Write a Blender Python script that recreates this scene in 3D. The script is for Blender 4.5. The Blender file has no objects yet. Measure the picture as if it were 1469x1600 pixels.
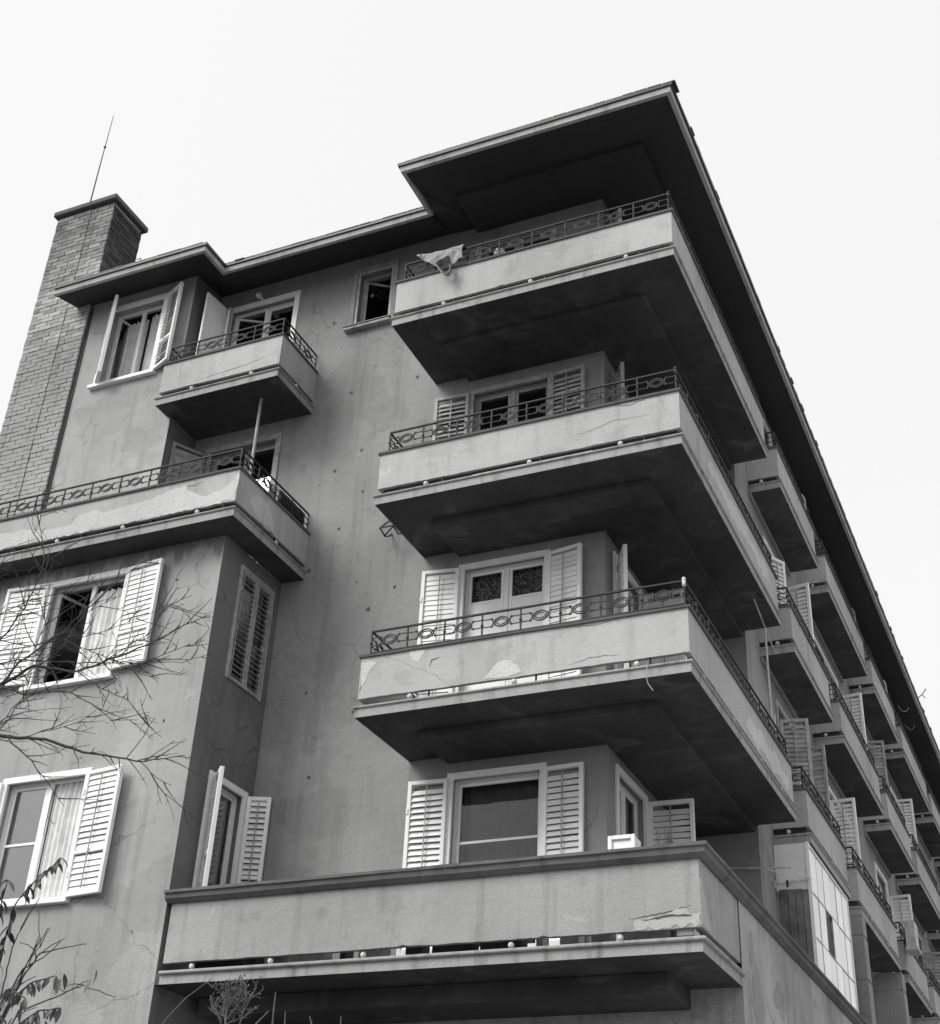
import bpy, bmesh, math, random
from mathutils import Matrix, Vector
random.seed(7)
R = math.radians
scene = bpy.context.scene
col = scene.collection

# ------------------------------------------------------------------ camera, sky, sun, exposure
YAW, PITCH, ROLL = 25.5707, 121.4369, 3.0354
cam = bpy.data.cameras.new("camera")
camo = bpy.data.objects.new("camera", cam); col.objects.link(camo)
camo.matrix_world = (Matrix.Translation((3.8015, -14.0006, 1.6)) @ Matrix.Rotation(R(YAW), 4, 'Z')
                     @ Matrix.Rotation(R(PITCH), 4, 'X') @ Matrix.Rotation(R(ROLL), 4, 'Z'))
cam.sensor_fit = 'HORIZONTAL'; cam.sensor_width = 36.0; cam.lens = 36.0 * 2152.16 / 1469.0
cam.clip_start = 0.05; cam.clip_end = 3000
scene.camera = camo

SUN_EL, SUN_AZ = 42.0, 36.0            # the sun stands in front of the facade, to its left
sdir = Vector((-math.sin(R(SUN_AZ)) * math.cos(R(SUN_EL)), -math.cos(R(SUN_AZ)) * math.cos(R(SUN_EL)), math.sin(R(SUN_EL))))
w = bpy.data.worlds.new("World"); scene.world = w; w.use_nodes = True
nt = w.node_tree; nt.nodes.clear()
out = nt.nodes.new('ShaderNodeOutputWorld'); bg = nt.nodes.new('ShaderNodeBackground')
sky = nt.nodes.new('ShaderNodeTexSky'); sky.sky_type = 'NISHITA'; sky.sun_disc = False
sky.sun_elevation = R(SUN_EL); sky.sun_rotation = math.atan2(sdir.x, sdir.y)
sky.air_density = 1.0; sky.dust_density = 6.0; sky.ozone_density = 1.0
bw = nt.nodes.new('ShaderNodeRGBToBW')          # black-and-white film: a sky without hue
mix = nt.nodes.new('ShaderNodeMix'); mix.data_type = 'FLOAT'
mix.inputs[0].default_value = 0.7              # thin overcast evens the sky out
mix.inputs[3].default_value = 8.0
nt.links.new(sky.outputs[0], bw.inputs[0]); nt.links.new(bw.outputs[0], mix.inputs[2])
nt.links.new(mix.outputs[0], bg.inputs[0]); bg.inputs[1].default_value = 0.092
nt.links.new(bg.outputs[0], out.inputs[0])
sun = bpy.data.lights.new("sun", 'SUN'); sun.energy = 1.5; sun.angle = R(28); sun.color = (1, 0.985, 0.97)
suno = bpy.data.objects.new("sun", sun); col.objects.link(suno); suno.location = (-20, -26, 30)
suno.rotation_euler = (-sdir).to_track_quat('-Z', 'Y').to_euler()
vs = scene.view_settings
vs.view_transform = 'Standard'; vs.look = 'None'; vs.gamma = 1.0; vs.exposure = 0.75; vs.use_curve_mapping = False

# ------------------------------------------------------------------ materials
def newmat(name):
    m = bpy.data.materials.new(name); m.use_nodes = True
    n = m.node_tree; b = n.nodes['Principled BSDF']
    return m, n, b
def math_node(n, op, a, b=None, c=None):
    k = n.nodes.new('ShaderNodeMath'); k.operation = op
    for i, v in enumerate((a, b, c)):
        if v is None: continue
        if isinstance(v, (int, float)): k.inputs[i].default_value = v
        else: n.links.new(v, k.inputs[i])
    return k.outputs[0]
def noise(n, vec, scale, detail=4, rough=0.55, stretch=None):
    t = n.nodes.new('ShaderNodeTexNoise'); t.inputs['Scale'].default_value = scale
    t.inputs['Detail'].default_value = detail; t.inputs['Roughness'].default_value = rough
    if stretch:
        mp = n.nodes.new('ShaderNodeMapping'); mp.inputs['Scale'].default_value = stretch
        n.links.new(vec, mp.inputs[0]); vec = mp.outputs[0]
    n.links.new(vec, t.inputs['Vector']); return t.outputs[0]
def rng(n, v, a, b, c, d):
    k = n.nodes.new('ShaderNodeMapRange'); n.links.new(v, k.inputs[0])
    for i, x in zip((1, 2, 3, 4), (a, b, c, d)): k.inputs[i].default_value = x
    return k.outputs[0]
def bump(n, b, h, strength, dist):
    k = n.nodes.new('ShaderNodeBump'); k.inputs['Strength'].default_value = strength; k.inputs['Distance'].default_value = dist
    n.links.new(h, k.inputs['Height']); n.links.new(k.outputs[0], b.inputs['Normal'])
def stucco(name, base, mottle=0.12, grain=0.14, streak=0.12, bumpy=0.5, rings=0.0, grainscale=70, objrand=0.0, cracks=0.0):
    m, n, b = newmat(name)
    g = n.nodes.new('ShaderNodeNewGeometry').outputs['Position']
    a = rng(n, noise(n, g, 0.55, 5), 0.3, 0.7, 1 - mottle, 1 + mottle)
    f = rng(n, noise(n, g, grainscale, 2), 0.3, 0.7, 1 - grain, 1 + grain)
    s = rng(n, noise(n, g, 1.0, 4, 0.6, (5.0, 5.0, 0.35)), 0.52, 0.75, 1.0, 1 - streak)
    d = rng(n, noise(n, g, 2.6, 6, 0.65), 0.58, 0.72, 1.0, 1 - streak * 0.8)
    v = math_node(n, 'MULTIPLY', math_node(n, 'MULTIPLY', a, f), math_node(n, 'MULTIPLY', s, d))
    v = math_node(n, 'MULTIPLY', v, base)
    if cracks:
        w1 = n.nodes.new('ShaderNodeVectorMath'); w1.operation = 'MULTIPLY_ADD'
        nz = n.nodes.new('ShaderNodeTexNoise'); nz.inputs['Scale'].default_value = 3.0; nz.inputs['Detail'].default_value = 5
        n.links.new(g, nz.inputs['Vector']); n.links.new(nz.outputs[1], w1.inputs[0]); w1.inputs[1].default_value = (0.35, 0.35, 0.35); n.links.new(g, w1.inputs[2])
        vo = n.nodes.new('ShaderNodeTexVoronoi'); vo.feature = 'DISTANCE_TO_EDGE'; vo.inputs['Scale'].default_value = 0.75
        n.links.new(w1.outputs[0], vo.inputs['Vector'])
        ck = math_node(n, 'MULTIPLY', rng(n, vo.outputs['Distance'], 0.0, 0.007, 1.0, 0.0), rng(n, noise(n, g, 0.45, 2), 0.52, 0.6, 0.0, cracks))
        v = math_node(n, 'MULTIPLY', v, math_node(n, 'SUBTRACT', 1.0, ck))
        rp = rng(n, noise(n, g, 0.5, 7, 0.62), 0.555, 0.57, 1.0, 0.90)          # patched areas with hard edges
        rq = rng(n, noise(n, g, 1.7, 7, 0.68), 0.655, 0.665, 1.0, 1.16)         # worn-through spots
        v = math_node(n, 'MULTIPLY', v, math_node(n, 'MULTIPLY', rp, rq))
    if rings:                                         # lime run-off drying in tide lines
        q = noise(n, g, 0.7, 2, 0.45)
        q = math_node(n, 'ADD', q, math_node(n, 'MULTIPLY', math_node(n, 'SUBTRACT', noise(n, g, 4.0, 4, 0.6), 0.5), 0.10))
        r1 = math_node(n, 'MULTIPLY', rng(n, q, 0.53, 0.556, 0.0, 1.0), rng(n, q, 0.556, 0.62, 1.0, 0.0))
        r2 = math_node(n, 'MULTIPLY', rng(n, q, 0.615, 0.645, 0.0, 0.8), rng(n, q, 0.645, 0.70, 1.0, 0.0))
        r3 = math_node(n, 'MULTIPLY', rng(n, q, 0.40, 0.425, 1.0, 0.0), rng(n, q, 0.34, 0.40, 0.0, 0.6))
        br = math_node(n, 'MULTIPLY', math_node(n, 'ADD', math_node(n, 'ADD', r1, r2), r3), rng(n, noise(n, g, 1.3, 3), 0.42, 0.68, 0.0, 1.0))
        v = math_node(n, 'ADD', v, math_node(n, 'MULTIPLY', br, rings))
    if objrand:
        o = n.nodes.new('ShaderNodeObjectInfo').outputs['Random']
        v = math_node(n, 'MULTIPLY', v, rng(n, o, 0, 1, 1 - objrand, 1 + objrand))
    n.links.new(v, b.inputs['Base Color']); b.inputs['Roughness'].default_value = 0.92
    b.inputs['Specular IOR Level'].default_value = 0.2
    h = math_node(n, 'ADD', noise(n, g, grainscale, 3), math_node(n, 'MULTIPLY', noise(n, g, 7, 5), 1.6))
    bump(n, b, h, bumpy, 0.012)
    return m
def drip_wall(name, base, z_top, reach):
    m = stucco(name, base, 0.16, 0.14, 0.24, cracks=0.45); n = m.node_tree; b = n.nodes['Principled BSDF']; src = b.inputs['Base Color'].links[0].from_socket
    g = n.nodes.new('ShaderNodeNewGeometry').outputs['Position']; sx = n.nodes.new('ShaderNodeSeparateXYZ'); n.links.new(g, sx.inputs[0])
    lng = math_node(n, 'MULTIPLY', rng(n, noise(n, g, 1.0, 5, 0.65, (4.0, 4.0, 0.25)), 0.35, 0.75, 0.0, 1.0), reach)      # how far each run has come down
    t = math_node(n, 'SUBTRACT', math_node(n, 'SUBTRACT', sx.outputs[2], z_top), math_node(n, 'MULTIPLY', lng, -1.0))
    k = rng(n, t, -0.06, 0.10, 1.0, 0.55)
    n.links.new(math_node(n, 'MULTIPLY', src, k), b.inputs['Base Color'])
    return m
def paint(name, base, rough=0.5, wear=0.1, wscale=14, objrand=0.0, metal=0.0):
    m, n, b = newmat(name)
    g = n.nodes.new('ShaderNodeNewGeometry').outputs['Position']
    v = math_node(n, 'MULTIPLY', rng(n, noise(n, g, wscale, 5, 0.65), 0.35, 0.7, 1 + wear * 0.4, 1 - wear), base)
    if objrand:
        o = n.nodes.new('ShaderNodeObjectInfo').outputs['Random']
        v = math_node(n, 'MULTIPLY', v, rng(n, o, 0, 1, 1 - objrand, 1 + objrand))
    n.links.new(v, b.inputs['Base Color']); b.inputs['Roughness'].default_value = rough
    b.inputs['Metallic'].default_value = metal
    bump(n, b, noise(n, g, 60, 3), 0.15, 0.004)
    return m
M = {}
M['wall'] = stucco('wall_stucco', 0.275, 0.16, 0.14, 0.24, cracks=0.45)
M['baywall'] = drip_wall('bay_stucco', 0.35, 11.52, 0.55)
M['topbay'] = stucco('top_bay_stucco', 0.37, 0.16, 0.14, 0.24, cracks=0.45)
M['parapet'] = stucco('parapet_stucco', 0.42, 0.14, 0.13, 0.20, cracks=0.45)
M['terracewall'] = stucco('terrace_parapet_stucco', 0.32, 0.18, 0.14, 0.26, cracks=0.45)
M['shadedwall'] = stucco('shaded_side_stucco', 0.17, 0.15, 0.14, 0.25, cracks=0.45)  # darker copy of the wall stucco: shade painted into the bay's right-facing sides
M['lowwall'] = stucco('terrace_stucco', 0.34, 0.30, 0.22, 0.4, cracks=0.45)
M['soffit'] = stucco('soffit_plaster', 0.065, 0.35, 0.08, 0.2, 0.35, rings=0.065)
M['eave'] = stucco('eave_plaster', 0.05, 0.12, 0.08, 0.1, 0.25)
M['fascia'] = stucco('fascia_paint', 0.42, 0.12, 0.1, 0.4, 0.3)
M['edge'] = stucco('slab_edge', 0.34, 0.12, 0.12, 0.55, 0.3)
M['coping'] = stucco('coping_cement', 0.13, 0.2, 0.12, 0.4, 0.3)
M['lip'] = stucco('weathered_cement', 0.12, 0.2, 0.12, 0.3, 0.3)
M['patch'] = stucco('bare_plaster', 0.52, 0.1, 0.08, 0.12, 0.5, grainscale=30)
M['chip'] = stucco('chipped_render', 0.10, 0.2, 0.2, 0.2, 0.8)
def brick_mat(name, base, top):
    m = stucco(name, base, 0.2, 0.15, 0.25, 0.6, objrand=0.32); n = m.node_tree; b = n.nodes['Principled BSDF']
    src = b.inputs['Base Color'].links[0].from_socket
    g = n.nodes.new('ShaderNodeNewGeometry').outputs['Position']; sx = n.nodes.new('ShaderNodeSeparateXYZ'); n.links.new(g, sx.inputs[0])
    h = math_node(n, 'ADD', sx.outputs[2], math_node(n, 'MULTIPLY', noise(n, g, 1.5, 4), 1.6))
    n.links.new(math_node(n, 'MULTIPLY', src, rng(n, h, 17.5, 20.6, 1.0, top)), b.inputs['Base Color'])
    return m
M['brick'] = brick_mat('brick', 0.42, 0.55)
M['darkbrick'] = brick_mat('dark_brick', 0.14, 0.4)  # darker brick for the side courses
M['mortar'] = stucco('mortar', 0.37, 0.15, 0.15, 0.1, 0.6)
M['cap'] = stucco('chimney_cap', 0.12, 0.2, 0.15, 0.2, 0.5)
M['iron'] = paint('iron_paint', 0.02, 0.7, 0.5, 40)
M['white'] = paint('white_paint', 0.82, 0.45, 0.07, 10, 0.05)
M['slat'] = paint('slat_paint', 0.8, 0.5, 0.06, 12, 0.07)
M['greywood'] = paint('worn_wood', 0.36, 0.6, 0.35, 10, 0.15)
M['greyslat'] = paint('worn_slats', 0.38, 0.6, 0.4, 12, 0.2)
M['gutter'] = paint('gutter_metal', 0.05, 0.5, 0.3, 10)
M['dark'] = paint('dark_interior', 0.03, 0.9, 0.2, 4)
M['room'] = paint('room_plaster', 0.25, 0.9, 0.1, 2)
M['ball'] = paint('whitewashed_ball', 0.6, 0.6, 0.2, 20)
M['board'] = paint('old_board', 0.17, 0.7, 0.5, 6, 0.25)
M['clutter'] = paint('pale_clutter', 0.45, 0.6, 0.3, 9, 0.35)
M['darkstuff'] = paint('dark_clutter', 0.05, 0.7, 0.3, 9, 0.4)
M['bark'] = paint('bark', 0.045, 0.9, 0.4, 30)
M['leaf'] = paint('leaf', 0.075, 0.5, 0.4, 12, 0.5)
M['dryweed'] = paint('dry_weed', 0.10, 0.8, 0.4, 30, 0.2)
M['ground'] = stucco('ground_earth', 0.07, 0.3, 0.3, 0.1, 0.8, grainscale=20)
M['asphalt'] = stucco('bounce_road', 0.26, 0.2, 0.2, 0.1, 0.5)  # unseen road, kept pale so it throws light back up
M['pave'] = stucco('bounce_paving', 0.45, 0.2, 0.2, 0.1, 0.5)  # unseen, set bright to bounce light onto the right-hand soffits
M['kerb'] = stucco('kerb_stone', 0.22, 0.2, 0.2, 0.1, 0.5)
def cloth(name, base, pattern=None):
    m, n, b = newmat(name)
    g = n.nodes.new('ShaderNodeNewGeometry').outputs['Position']
    v = rng(n, noise(n, g, 7, 3), 0.35, 0.65, base * 0.9, base * 1.08)
    if pattern:
        q = noise(n, g, 6.5, 4, 0.6)
        e = math_node(n, 'ABSOLUTE', math_node(n, 'SUBTRACT', q, 0.5))
        v = math_node(n, 'MULTIPLY', v, rng(n, e, 0.0, pattern, 0.45, 1.0))
    n.links.new(v, b.inputs['Base Color']); b.inputs['Roughness'].default_value = 0.95
    b.inputs['Specular IOR Level'].default_value = 0.1
    bump(n, b, noise(n, g, 220, 2), 0.3, 0.002)
    return m
M['curtain'] = cloth('curtain_cloth', 0.75)
M['blanket'] = cloth('blanket_cloth', 0.3, 0.04)
M['panefill'] = cloth('pane_fill_cloth', 0.16)  # grey cloth for the sheet that lifts the terrace pane
M['darkcloth'] = cloth('dark_cloth', 0.05)
M['whitecloth'] = cloth('white_cloth', 0.34)
def lace():
    m, n, b = newmat('lace')
    g = n.nodes.new('ShaderNodeNewGeometry').outputs['Position']
    br = n.nodes.new('ShaderNodeTexVoronoi'); br.inputs['Scale'].default_value = 34
    n.links.new(g, br.inputs['Vector'])
    v = rng(n, br.outputs['Distance'], 0.25, 0.6, 0.5, 0.09)
    n.links.new(v, b.inputs['Base Color']); b.inputs['Roughness'].default_value = 0.95
    return m
M['lace'] = lace()
def glass(name, tint=0.0, rough=0.02):
    m, n, b = newmat(name); n.nodes.remove(b)
    o = n.nodes['Material Output']; tr = n.nodes.new('ShaderNodeBsdfTransparent'); gl = n.nodes.new('ShaderNodeBsdfGlossy')
    gl.inputs['Roughness'].default_value = rough
    fr = n.nodes.new('ShaderNodeFresnel'); fr.inputs[0].default_value = 1.5
    g = n.nodes.new('ShaderNodeNewGeometry').outputs['Position']
    k = n.nodes.new('ShaderNodeBump'); k.inputs['Strength'].default_value = 0.05; k.inputs['Distance'].default_value = 0.02
    n.links.new(noise(n, g, 2.5, 2), k.inputs['Height']); n.links.new(k.outputs[0], gl.inputs['Normal'])
    mx = n.nodes.new('ShaderNodeMixShader')
    n.links.new(math_node(n, 'ADD', math_node(n, 'MULTIPLY', fr.outputs[0], 0.65), 0.0), mx.inputs[0])
    tr.inputs[0].default_value = (0.85, 0.85, 0.85, 1)
    n.links.new(tr.outputs[0], mx.inputs[1]); n.links.new(gl.outputs[0], mx.inputs[2]); n.links.new(mx.outputs[0], o.inputs[0])
    return m
M['glass'] = glass('window_glass')
def opal():
    m, n, b = newmat('painted_glass')
    g = n.nodes.new('ShaderNodeNewGeometry').outputs['Position']
    o = n.nodes.new('ShaderNodeObjectInfo').outputs['Random']
    v = math_node(n, 'MULTIPLY', rng(n, noise(n, g, 3, 3), 0.3, 0.7, 0.78, 0.9), rng(n, o, 0, 1, 0.74, 1.0))
    n.links.new(v, b.inputs['Base Color']); b.inputs['Roughness'].default_value = 0.15
    return m
M['opal'] = opal()

# ------------------------------------------------------------------ mesh helpers
class MB:
    def __init__(s): s.v = []; s.f = []
    def box(s, x0, x1, y0, y1, z0, z1):
        i = len(s.v)
        s.v += [(x0,y0,z0),(x1,y0,z0),(x1,y1,z0),(x0,y1,z0),(x0,y0,z1),(x1,y0,z1),(x1,y1,z1),(x0,y1,z1)]
        s.f += [[i,i+3,i+2,i+1],[i+4,i+5,i+6,i+7],[i,i+1,i+5,i+4],[i+1,i+2,i+6,i+5],[i+2,i+3,i+7,i+6],[i+3,i,i+4,i+7]]
        return s
    def poly(s, pts):
        i = len(s.v); s.v += [tuple(p) for p in pts]; s.f.append(list(range(i, i+len(pts)))); return s
    def prism(s, poly, z0, z1):            # plan polygon (counter-clockwise)
        n = len(poly); i = len(s.v)
        s.v += [(x,y,z0) for x,y in poly] + [(x,y,z1) for x,y in poly]
        s.f.append([i+k for k in reversed(range(n))]); s.f.append([i+n+k for k in range(n)])
        for k in range(n):
            l = (k+1) % n; s.f.append([i+k, i+l, i+n+l, i+n+k])
        return s
    def tube(s, pts, r, n=5, caps=True):
        pts = [Vector(p) for p in pts]; rs = r if isinstance(r, (list, tuple)) else [r]*len(pts)
        i0 = len(s.v); up = None
        for k, p in enumerate(pts):
            d = (pts[min(k+1, len(pts)-1)] - pts[max(k-1, 0)])
            if d.length < 1e-9: d = Vector((0,0,1))
            d.normalize()
            if up is None:
                up = Vector((0,0,1)) if abs(d.z) < 0.9 else Vector((0,1,0))
            a = d.cross(up)
            if a.length < 1e-6: a = d.orthogonal()
            a.normalize(); b = a.cross(d); up = b
            for j in range(n):
                t = 2*math.pi*(j+0.5)/n
                s.v.append(tuple(p + (a*math.cos(t) + b*math.sin(t))*rs[k]))
        for k in range(len(pts)-1):
            for j in range(n):
                l = (j+1) % n; q = i0+k*n
                s.f.append([q+j, q+n+j, q+n+l, q+l])
        if caps:
            s.f.append([i0+j for j in range(n)]); q = i0+(len(pts)-1)*n
            s.f.append([q+j for j in reversed(range(n))])
        return s
    def ball(s, c, r, u=10, vv=6, sq=(1,1,1)):
        i0 = len(s.v)
        for a in range(vv+1):
            th = math.pi*a/vv
            for b in range(u):
                ph = 2*math.pi*b/u
                s.v.append((c[0]+r*sq[0]*math.sin(th)*math.cos(ph), c[1]+r*sq[1]*math.sin(th)*math.sin(ph), c[2]+r*sq[2]*math.cos(th)))
        for a in range(vv):
            for b in range(u):
                l = (b+1) % u
                s.f.append([i0+a*u+b, i0+(a+1)*u+b, i0+(a+1)*u+l, i0+a*u+l])
        return s
    def mesh(s, name, mat, smooth=False):
        me = bpy.data.meshes.new(name); me.from_pydata(s.v, [], s.f); me.update()
        me.materials.append(M[mat] if isinstance(mat, str) else mat)
        if smooth: me.polygons.foreach_set('use_smooth', [True]*len(me.polygons))
        return me
    def build(s, name, mat, parent=None, bevel=0, smooth=False, loc=None, rz=0):
        return place(name, s.mesh(name, mat, smooth), parent, loc, rz, bevel)
def place(name, me, parent=None, loc=None, rz=0, bevel=0, rot=None, scale=None):
    o = bpy.data.objects.new(name, me); col.objects.link(o)
    if parent: o.parent = parent
    if loc: o.location = loc
    if rz: o.rotation_euler = (0, 0, rz)
    if rot: o.rotation_euler = rot
    if scale: o.scale = scale
    if bevel:
        b = o.modifiers.new('bevel', 'BEVEL'); b.width = bevel; b.segments = 1; b.limit_method = 'ANGLE'
    return o
def empty(name, loc=(0,0,0)):
    o = bpy.data.objects.new(name, None); col.objects.link(o); o.location = loc; o.empty_display_size = 0.2; return o
def tag(o, label, cat, group=None, kind=None):
    o['label'] = label
    if cat: o['category'] = cat
    if group: o['group'] = group
    if kind: o['kind'] = kind
    return o
def structure(o): o['kind'] = 'structure'; return o

def offset_path(path, d):
    """shift an open plan polyline sideways; positive d = to the right of travel (outward here)"""
    res = []
    for i, p in enumerate(path):
        p = Vector(p); nrm = []
        for a, b in ((i-1, i), (i, i+1)):
            if a >= 0 and b < len(path):
                t = Vector(path[b]) - Vector(path[a]); t.normalize(); nrm.append(Vector((t.y, -t.x)))
        if len(nrm) == 1: q = p + nrm[0]*d
        else:
            m = nrm[0]+nrm[1]; q = p + m*(d/ (m.dot(nrm[0])))
        res.append((q.x, q.y))
    return res
def sweep(mb, path, prof, caps=True):
    """prof: closed list of (outward offset, z), swept with mitres"""
    rings = [[(x, y, z) for (x, y) in [offset_path(path, o)[k]]] for k in range(len(path)) for (o, z) in prof]
    n = len(prof); i0 = len(mb.v); offs = [offset_path(path, o) for o, z in prof]
    for k in range(len(path)):
        for j, (o, z) in enumerate(prof): mb.v.append((offs[j][k][0], offs[j][k][1], z))
    for k in range(len(path)-1):
        for j in range(n):
            l = (j+1) % n; q = i0+k*n
            mb.f.append([q+j, q+n+j, q+n+l, q+l])
    if caps:
        mb.f.append([i0+j for j in range(n)]); q = i0+(len(path)-1)*n
        mb.f.append([q+j for j in reversed(range(n))])
    return mb
def dense(path, step):
    res = []
    for a, b in zip(path[:-1], path[1:]):
        a = Vector(a); b = Vector(b); n = max(1, int((b-a).length/step))
        for k in range(n): res.append(tuple(a.lerp(b, k/n)))
    res.append(tuple(path[-1])); return res

# ------------------------------------------------------------------ levels (slab undersides)
Z2, Z3, Z4, Z5, ZR = 5.22, 8.355, 11.505, 14.655, 17.515
A = 1.56                                     # plane of the main front wall
BX = -6.77                                   # side of the projecting bay
SX = -0.56                                   # plane of the long side wall
SEG = [(6.33, 9.38), (10.38, 14.50), (15.44, 18.55), (19.50, 23.67), (24.50, 27.60), (28.55, 32.70)]
END = 33.6

# ------------------------------------------------------------------ ground
def ground_sheet(name, x0, x1, y0, y1, z, mat):
    return structure(MB().poly([(x0,y0,z),(x1,y0,z),(x1,y1,z),(x0,y1,z)]).build(name, mat))
ground_sheet('ground', -900, 900, -900, 900, 0.0, 'ground')
ground_sheet('road', 7.0, 14.0, -300, 300, 0.004, 'asphalt')
structure(MB().box(0.6, 7.0, -300, 300, 0, 0.12).build('pavement', 'pave'))
structure(MB().box(14.0, 16.0, -300, 300, 0, 0.12).build('pavement', 'pave'))

# ------------------------------------------------------------------ building
B = empty('apartment_building', (-5, 6, 0))
tag(B, 'grey stucco apartment block with stacked corner balconies and a projecting bay', 'building')
BM = Matrix.Translation((5, -6, 0))
def part(o): o.parent = B; o.matrix_parent_inverse = BM; return o

def wall(plane, pos, u0, u1, z0, z1, openings, mat='wall', depth=0.30, name='wall'):
    us = sorted({u0, u1, *[a for o in openings for a in o[:2]]}); zs = sorted({z0, z1, *[a for o in openings for a in o[2:]]})
    mb = MB()
    def P(u, z, d):
        return (u, pos+d, z) if plane == 'Y' else (pos-d, u, z)
    def inside(u, z): return any(o[0] < u < o[1] and o[2] < z < o[3] for o in openings)
    for i in range(len(us)-1):
        for j in range(len(zs)-1):
            if inside((us[i]+us[i+1])/2, (zs[j]+zs[j+1])/2): continue
            q = [(us[i],zs[j]),(us[i+1],zs[j]),(us[i+1],zs[j+1]),(us[i],zs[j+1])]
            mb.poly([P(*c, 0) for c in q]); mb.poly([P(*c, depth) for c in reversed(q)])
    for a, b, c, d in openings:
        for p, q in (((a,c),(b,c)),((b,c),(b,d)),((b,d),(a,d)),((a,d),(a,c))):
            mb.poly([P(*p,0),P(*q,0),P(*q,depth),P(*p,depth)])
    me = mb.mesh(name, mat); bm = bmesh.new(); bm.from_mesh(me); bmesh.ops.remove_doubles(bm, verts=bm.verts, dist=1e-5)
    bm.to_mesh(me); bm.free()
    return part(place(name, me))

WX0, WX1 = -3.70, -2.42                      # windows behind the corner balconies
win_main = [(WX0, WX1, Z2+0.55, Z3-0.305), (WX0, WX1, Z3+0.3, Z4-0.305), (WX0, WX1, Z4+0.3, Z5-0.35), (WX0, WX1, Z5+0.3, 17.35)]
door5 = (-8.60, -7.235, Z5+0.2, 17.39); door4 = (-8.55, -7.20, Z4+0.2, 14.33)
small = (-5.99, -5.33, 16.27, 17.46)
wall('Y', A, -8.88, -1.56, Z2+0.15, 17.84, win_main + [door5, door4, small])
bay_w = [(-9.80, -8.40, 9.53, 11.20), (-9.80, -8.40, 6.38, 8.09)]
wall('Y', 0.0, -14.0, BX, 0, Z4, bay_w, 'baywall')
side_w = [(0.52, 1.34, 9.48, 11.22), (0.52, 1.34, 6.34, 8.05)]
wall('X', BX, 0.0, A+0.3, 0, Z4, side_w, 'shadedwall')
top_w = (-10.65, -9.48, 15.74, 17.43)
wall('Y', 0.80, -11.15, -8.88, Z4+0.1, 17.73, [top_w], 'topbay')
wall('X', -8.88, 0.80, A+0.3, Z4+0.1, 17.84, [], 'shadedwall')
log_w = [(1.95, 3.12, z+0.25, z+2.85) for z in (Z2, Z3, Z4, Z5)]
wall('X', -1.56, A, 5.36, Z2+0.15, 17.8, log_w)
wall('Y', 5.36, -1.56, SX, Z2+0.15, 17.7, [])
doors = []
for k, (s, e) in enumerate(SEG):
    for z in (Z3, Z4, Z5): doors.append((s+0.95, e-0.75, z+0.25, z+2.72))
    if k: doors.append((s+0.95, e-0.75, Z2+0.6, Z2+2.75))
wall('X', SX, 5.36, END, Z2-0.2, 17.72, doors)
wall('Y', A+0.05, BX, 0.0, 0, Z2, [(-5.6, -4.2, 1.2, 3.4), (-2.4, -1.2, 0.3, 3.0)], 'lowwall')
wall('X', 0.0, A+0.05, 10.3, 0, 6.27, [], 'lowwall', 0.22)
wall('X', SX, 10.3, END, 0, Z2-0.2, [(s+0.8, e-0.8, 1.0, 3.6) for s, e in SEG[1:]], 'lowwall')
# unseen outer faces and floors keep the rooms dark
mb = MB(); mb.box(-14.0, -13.7, 0.3, 14, 0, Z4); mb.box(-12.0, -11.7, 1.5, 14, Z4, 17.7); mb.box(-14, -1, 13.7, 14, 0, 17.7)
mb.box(-8.8, -8.5, 14, END, 0, 17.7); mb.box(-8.5, SX-0.3, END-0.3, END, 0, 17.7)
part(mb.build('outer_wall', 'wall'))
for z in (Z2, Z3, Z4, Z5):
    mb = MB()
    if z <= Z3: mb.box(-13.7, BX-0.3, 0.3, A+0.3, z, z+0.15)
    mb.box(-11.7, -1.86, A+0.3, 13.7, z, z+0.15); mb.box(-1.86, SX-0.3, 5.66, 13.7, z, z+0.15)
    mb.box(-8.5, SX-0.3, 13.7, END-0.3, z, z+0.15)
    if z == Z4: mb.box(-13.9, -6.9, 0.1, 0.79, z+0.002, z+0.15); mb.box(-13.9, -11.2, 0.79, 14, z+0.002, z+0.15)
    part(mb.build('floor', 'room'))
mb = MB()
for x in (-6.9, -4.6, -1.9): mb.box(x, x+0.12, A+0.3, 8, 0, 17.6)
for y in (5.7, 9.8, 14.9, 19.0, 24.0, 28.1): mb.box(-8, SX-0.3, y, y+0.12, 0, 17.6)
part(mb.build('partition', 'room'))

# ------------------------------------------------------------------ roof
EDGE = [(-11.47, 0.095), (-8.235, 0.095), (-8.235, 0.70), (-4.28, 0.70), (-4.28, -0.315), (0.135, -0.315), (0.135, END+0.3)]
mb = MB()
P3 = lambda x, y, z: (x, y, z)
q = lambda *p: mb.poly(p)
q((-11.47,0.095,ZR),(-8.235,0.095,ZR),(-8.88,0.80,17.72),(-11.47,0.80,17.72))
q((-8.235,0.095,ZR),(-8.235,0.70,ZR),(-8.88,A,17.82),(-8.88,0.80,17.72))
q((-8.235,0.70,ZR),(-4.28,0.70,ZR),(-4.28,A,17.82),(-8.88,A,17.82))
q((-4.28,-0.315,ZR),(0.135,-0.315,ZR),(-0.60,0.66,17.74),(-3.77,0.66,17.74))
q((-4.28,0.70,ZR),(-4.28,-0.315,ZR),(-3.77,0.66,17.74),(-3.77,A,17.78),(-4.28,A,17.82))
q((0.135,-0.315,ZR),(0.135,5.36,ZR),(-0.60,5.36,17.70),(-0.60,0.66,17.74))
q((0.135,5.36,ZR),(0.135,END,ZR),(SX,END,17.70),(SX,5.36,17.70))
roof = part(mb.build('roof', 'eave'))
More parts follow.
